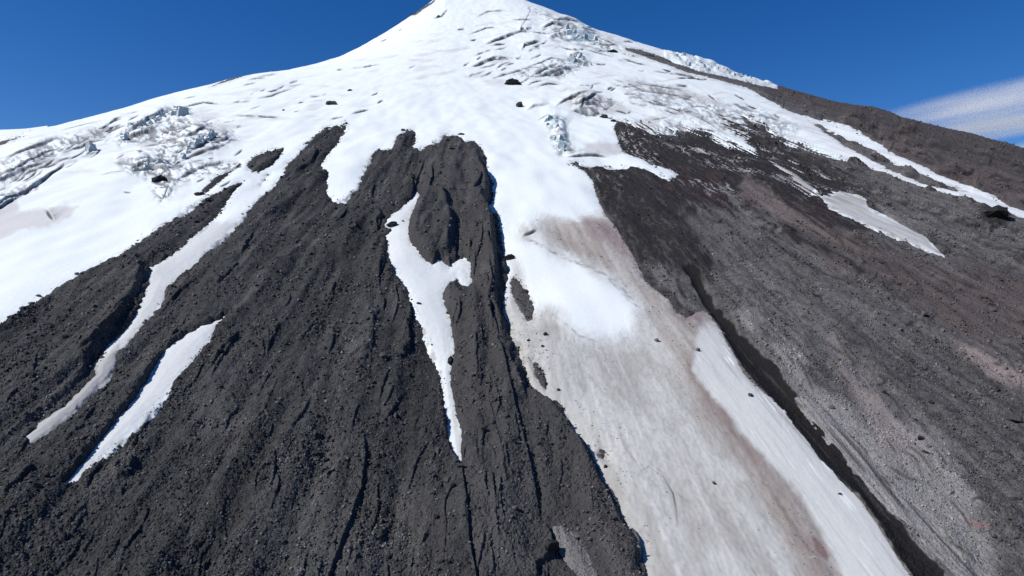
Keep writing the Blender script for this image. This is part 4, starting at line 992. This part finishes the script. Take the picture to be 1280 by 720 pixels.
many(30, LEFTROCK * bcl * (own_r == 1) * inframe, 4.6, 9, DARK, "dark lava boulder among the rubble of the left lava strip", "boulders on the left lava strip", 32)
many(50, LEFTROCK * bcl * (own_r == 3) * inframe, 4.4, 9, DARK, "dark lava boulder on the steep-sided lava tongue", "boulders on the lava tongue", 33)
HEAP = smp(zone([(1060,350),(1110,350),(1170,400),(1240,440),(1276,470),(1240,490),(1180,440),(1100,400)], 14))
many(65, rightz * (HEAP + .12) * (1 - DARKF) * (smp(SD_CH) < -6) * inframe * (PY > 250), 4.0, 9, GREY, "grey boulder among the gravel of the right slope", "boulders on the right slope", 34)

# ---- rock outcrops that break through the snow
OUT = [
 (415, 131, 18, 9, "black wedge-shaped rock outcrop in the white snow above the lava heads", (.045, .045, .045)),
 (437, 115, 7, 4, "small dark rock in the snow up right of the wedge-shaped outcrop", (.05, .05, .05)),
 (641, 106, 24, 9, "black jagged rock outcrop in the upper snowfield below the crevasses", (.025, .026, .03)),
 (650, 133, 11, 12, "dark rock tooth below the jagged outcrop in the upper snowfield", (.04, .042, .042)),
 (755, 149, 12, 6, "upper rock of the dark chain leading to the right rock face", (.03, .029, .029)),
 (768, 154, 12, 6, "lower rock of the dark chain leading to the right rock face", (.03, .029, .029)),
 (504, 163, 8, 4, "small dark rock in the snow above the left lava head", (.045, .044, .043)),
 (577, 168, 9, 4, "small dark rock in the snow above the right lava head", (.045, .044, .043)),
 (355, 138, 5, 3, "tiny dark rock in the snow left of the wedge-shaped outcrop", (.06, .06, .06)),
 (200, 226, 17, 11, "black rock at the lower end of the left icefall", (.03, .03, .03)),
 (250, 246, 13, 9, "black rock at the snow edge above the left lava strip", (.03, .03, .03)),
 (765, 65, 14, 4, "thin dark rock in the snow left of the right rock band", (.04, .04, .04)),
 (811, 70, 17, 7, "dark squared rock at the start of the right rock band", (.05, .048, .046)),
 (548, 21, 5, 4, "dark rock specks near the summit on the left skyline", (.05, .05, .05)),
 (516, 18, 7, 4, "dark rock on the left skyline below the summit", (.04, .04, .045)),
 (657, 362, 9, 8, "upper block of the dark outcrop standing in snow beside the lava tongue", (.045, .044, .043)),
 (662, 382, 8, 14, "tall dark outcrop standing in snow beside the lava tongue", (.05, .049, .047)),
 (646, 360, 6, 6, "left block of the dark outcrop standing in snow beside the lava tongue", (.035, .034, .033)),
 (674, 467, 6, 11, "narrow dark outcrop in the dirty snow beside the lower lava edge", (.05, .048, .047)),
 (752, 567, 8, 8, "small black outcrop in the dirty snow at the edge of the lower lava", (.03, .029, .029)),
 (757, 585, 5, 6, "little black stone outcrop just under the small black outcrop", (.03, .029, .029)),
]
for k, (px, py, w, h, lb, c_) in enumerate(OUT):
    me = hull_mesh("rock_outcrop", 22, 1000 + k, M_STONE, c_, flat=(1, 1, 1), rough=.22)
    p, m = spot(px, py, ZS)
    o = bpy.data.objects.new("rock_outcrop", me); COL.objects.link(o)
    o.scale = (w * m * .5, w * m * .6, h * m * .55)
    o.rotation_euler = (0.1, 0, random.uniform(-.5, .5))
    o.location = (p[0], p[1], p[2] + h * m * .05)
    tag(o, lb, "rock outcrop")

# ---- ice blocks (seracs) of the broken glacier
def ice_mat():
    m = bpy.data.materials.new("glacier_ice"); m.use_nodes = True
    nt = m.node_tree; b = nt.nodes["Principled BSDF"]; ln = nt.links.new
    geo = nn(nt, 'ShaderNodeNewGeometry'); tc = nn(nt, 'ShaderNodeTexCoord')
    nz = nn(nt, 'ShaderNodeTexNoise'); nz.inputs['Scale'].default_value = 2.2; nz.inputs['Detail'].default_value = 5
    ln(tc.outputs['Object'], nz.inputs['Vector'])
    sep = nn(nt, 'ShaderNodeSeparateXYZ'); ln(geo.outputs['Normal'], sep.inputs[0])
    a = nn(nt, 'ShaderNodeMath', operation='MULTIPLY_ADD'); ln(nz.outputs['Fac'], a.inputs[0]); a.inputs[1].default_value = .5; ln(sep.outputs['Z'], a.inputs[2])
    rp_ = nn(nt, 'ShaderNodeValToRGB'); e = rp_.color_ramp.elements
    e[0].position = .35; e[0].color = (.33, .40, .42, 1); e[1].position = .95; e[1].color = (.86, .88, .87, 1)
    ln(a.outputs[0], rp_.inputs[0]); ln(rp_.outputs[0], b.inputs['Base Color'])
    b.inputs['Roughness'].default_value = .5
    return m
M_ICE = ice_mat()
def serac_mesh(seed):
    r = np.random.default_rng(seed)
    bm = bmesh.new()
    bmesh.ops.create_cube(bm, size=2)
    for v in bm.verts:
        k = .62 if v.co.z > 0 else 1.0
        v.co.x *= k * (.8 + .4 * r.random()); v.co.y *= k * (.8 + .4 * r.random()); v.co.z += r.uniform(-.35, .35)
    bmesh.ops.subdivide_edges(bm, edges=bm.edges[:], cuts=3, use_grid_fill=True)
    from mathutils import noise
    for v in bm.verts:
        v.co += Vector([noise.noise(v.co * 1.4 + Vector((seed + 9 * q, q, 0))) * .30 for q in range(3)])
    me = bpy.data.meshes.new("ice_block"); bm.to_mesh(me); bm.free(); me.materials.append(M_ICE)
    return me
SER = [serac_mesh(60 + k) for k in range(7)]
def ice_block(px, py, w, h, lb, grp=None, k=None):
    p, m = spot(px, py, ZS)
    o = bpy.data.objects.new("ice_block", SER[random.randrange(7) if k is None else k]); COL.objects.link(o)
    o.scale = (w * m * .5, w * m * .5 * random.uniform(.8, 1.3), h * m * .6)
    o.rotation_euler = (random.uniform(-.12, .12), random.uniform(-.12, .12), random.uniform(-.6, .6))
    o.location = (p[0], p[1], p[2] + h * m * .12)
    tag(o, lb, "ice block", grp)
ice_block(114, 191, 10, 15, "blue-green ice tooth standing alone on the left snowfield", None, 2)
ice_block(229, 146, 15, 12, "largest ice block, at the top right of the left icefall", None, 1)
r_ = random.Random(5)
for (xa, ya, xb, yb, n, w, lb, g) in [
 (150, 172, 222, 140, 16, 7, "small ice block along the upper lip of the left icefall", "ice blocks on the upper lip of the left icefall"),
 (222, 205, 268, 172, 15, 6, "small bluish ice block in the lower rank of the left icefall", "ice blocks in the lower rank of the left icefall"),
 (165, 215, 210, 206, 8, 6, "small grey ice block near the black rock of the left icefall", "ice blocks near the black rock of the left icefall"),
 (684, 152, 704, 192, 11, 8, "small blue ice block in the stair of ice below the upper right glacier", "ice blocks of the blue ice stair"),
 (715, 73, 736, 84, 9, 7, "small ice block in the icefall right of the summit crevasses", "ice blocks right of the summit crevasses"),
 (842, 73, 936, 100, 22, 4.5, "white ice block of the ice cliff on the right skyline", "ice blocks of the skyline ice cliff"),
 (700, 40, 748, 56, 9, 7, "pale blue ice block on the shoulder right of the summit", "ice blocks on the summit shoulder"),
 (800, 155, 890, 176, 8, 6, "small ice block above the streaked rock face at right", "ice blocks above the streaked rock face")]:
    for q in range(n):
        t = (q + r_.random()) / n
        ww = w * r_.uniform(.6, 1.25)
        ice_block(xa + (xb - xa) * t + r_.uniform(-4, 4), ya + (yb - ya) * t + r_.uniform(-4, 4), ww, ww * r_.uniform(.6, 1.05), lb, g)

# ---- clouds far beyond the right flank
def cloud(name, px, py, w, h, dist, tilt, dens, lb, seed):
    me = bpy.data.meshes.new(name); bm = bmesh.new()
    bmesh.ops.create_icosphere(bm, subdivisions=4, radius=1)
    bm.to_mesh(me); bm.free()
    m = bpy.data.materials.new("cloud_vapour"); m.use_nodes = True
    nt = m.node_tree; nt.nodes.clear(); ln = nt.links.new
    out = nn(nt, 'ShaderNodeOutputMaterial'); pv = nn(nt, 'ShaderNodeVolumePrincipled')
    tc = nn(nt, 'ShaderNodeTexCoord')
    mp = nn(nt, 'ShaderNodeMapping'); mp.inputs['Scale'].default_value = (1.5, 1.0, 6.5); mp.inputs['Location'].default_value = (seed, 0, 0)
    nz = nn(nt, 'ShaderNodeTexNoise'); nz.inputs['Scale'].default_value = 1.0; nz.inputs['Detail'].default_value = 6; nz.inputs['Roughness'].default_value = .62; nz.inputs['Distortion'].default_value = .6
    ln(tc.outputs['Object'], mp.inputs[0]); ln(mp.outputs[0], nz.inputs['Vector'])
    le = nn(nt, 'ShaderNodeVectorMath', operation='LENGTH'); ln(tc.outputs['Object'], le.inputs[0])
    fall = nn(nt, 'ShaderNodeMapRange'); fall.inputs['From Min'].default_value = 1.0; fall.inputs['From Max'].default_value = .05
    ln(le.outputs['Value'], fall.inputs['Value'])
    nm = nn(nt, 'ShaderNodeMapRange'); nm.inputs['From Min'].default_value = .38; nm.inputs['From Max'].default_value = .72
    ln(nz.outputs['Fac'], nm.inputs['Value'])
    mu = nn(nt, 'ShaderNodeMath', operation='MULTIPLY'); ln(fall.outputs[0], mu.inputs[0]); ln(nm.outputs[0], mu.inputs[1])
    mu2 = nn(nt, 'ShaderNodeMath', operation='MULTIPLY'); ln(mu.outputs[0], mu2.inputs[0]); mu2.inputs[1].default_value = dens
    ln(mu2.outputs[0], pv.inputs['Density']); pv.inputs['Color'].default_value = (.98, .99, 1, 1); pv.inputs['Anisotropy'].default_value = -.35
    ln(pv.outputs[0], out.inputs['Volume'])
    me.materials.append(m)
    o = bpy.data.objects.new(name, me); COL.objects.link(o)
    kx = dist / F_PX
    o.location = ((px - 640) * kx, dist, (360 - py) * kx)
    o.scale = (w * kx / 2, w * kx / 3, h * kx / 2)
    o.rotation_euler = (0, math.radians(-tilt), 0)
    return tag(o, lb, "cloud")
cloud("cloud", 1265, 121, 420, 26, 16000, 10, .0026, "upper thin white streak of cloud rising right behind the right slope", 2.0)
cloud("cloud", 1290, 149, 410, 32, 16600, 8, .0024, "lower and broader white streak of cloud behind the right slope", 5.1)
cloud("cloud", 1330, 181, 190, 24, 17500, 6, .0042, "small low white cloud at the right frame edge behind the slope", 7.3)
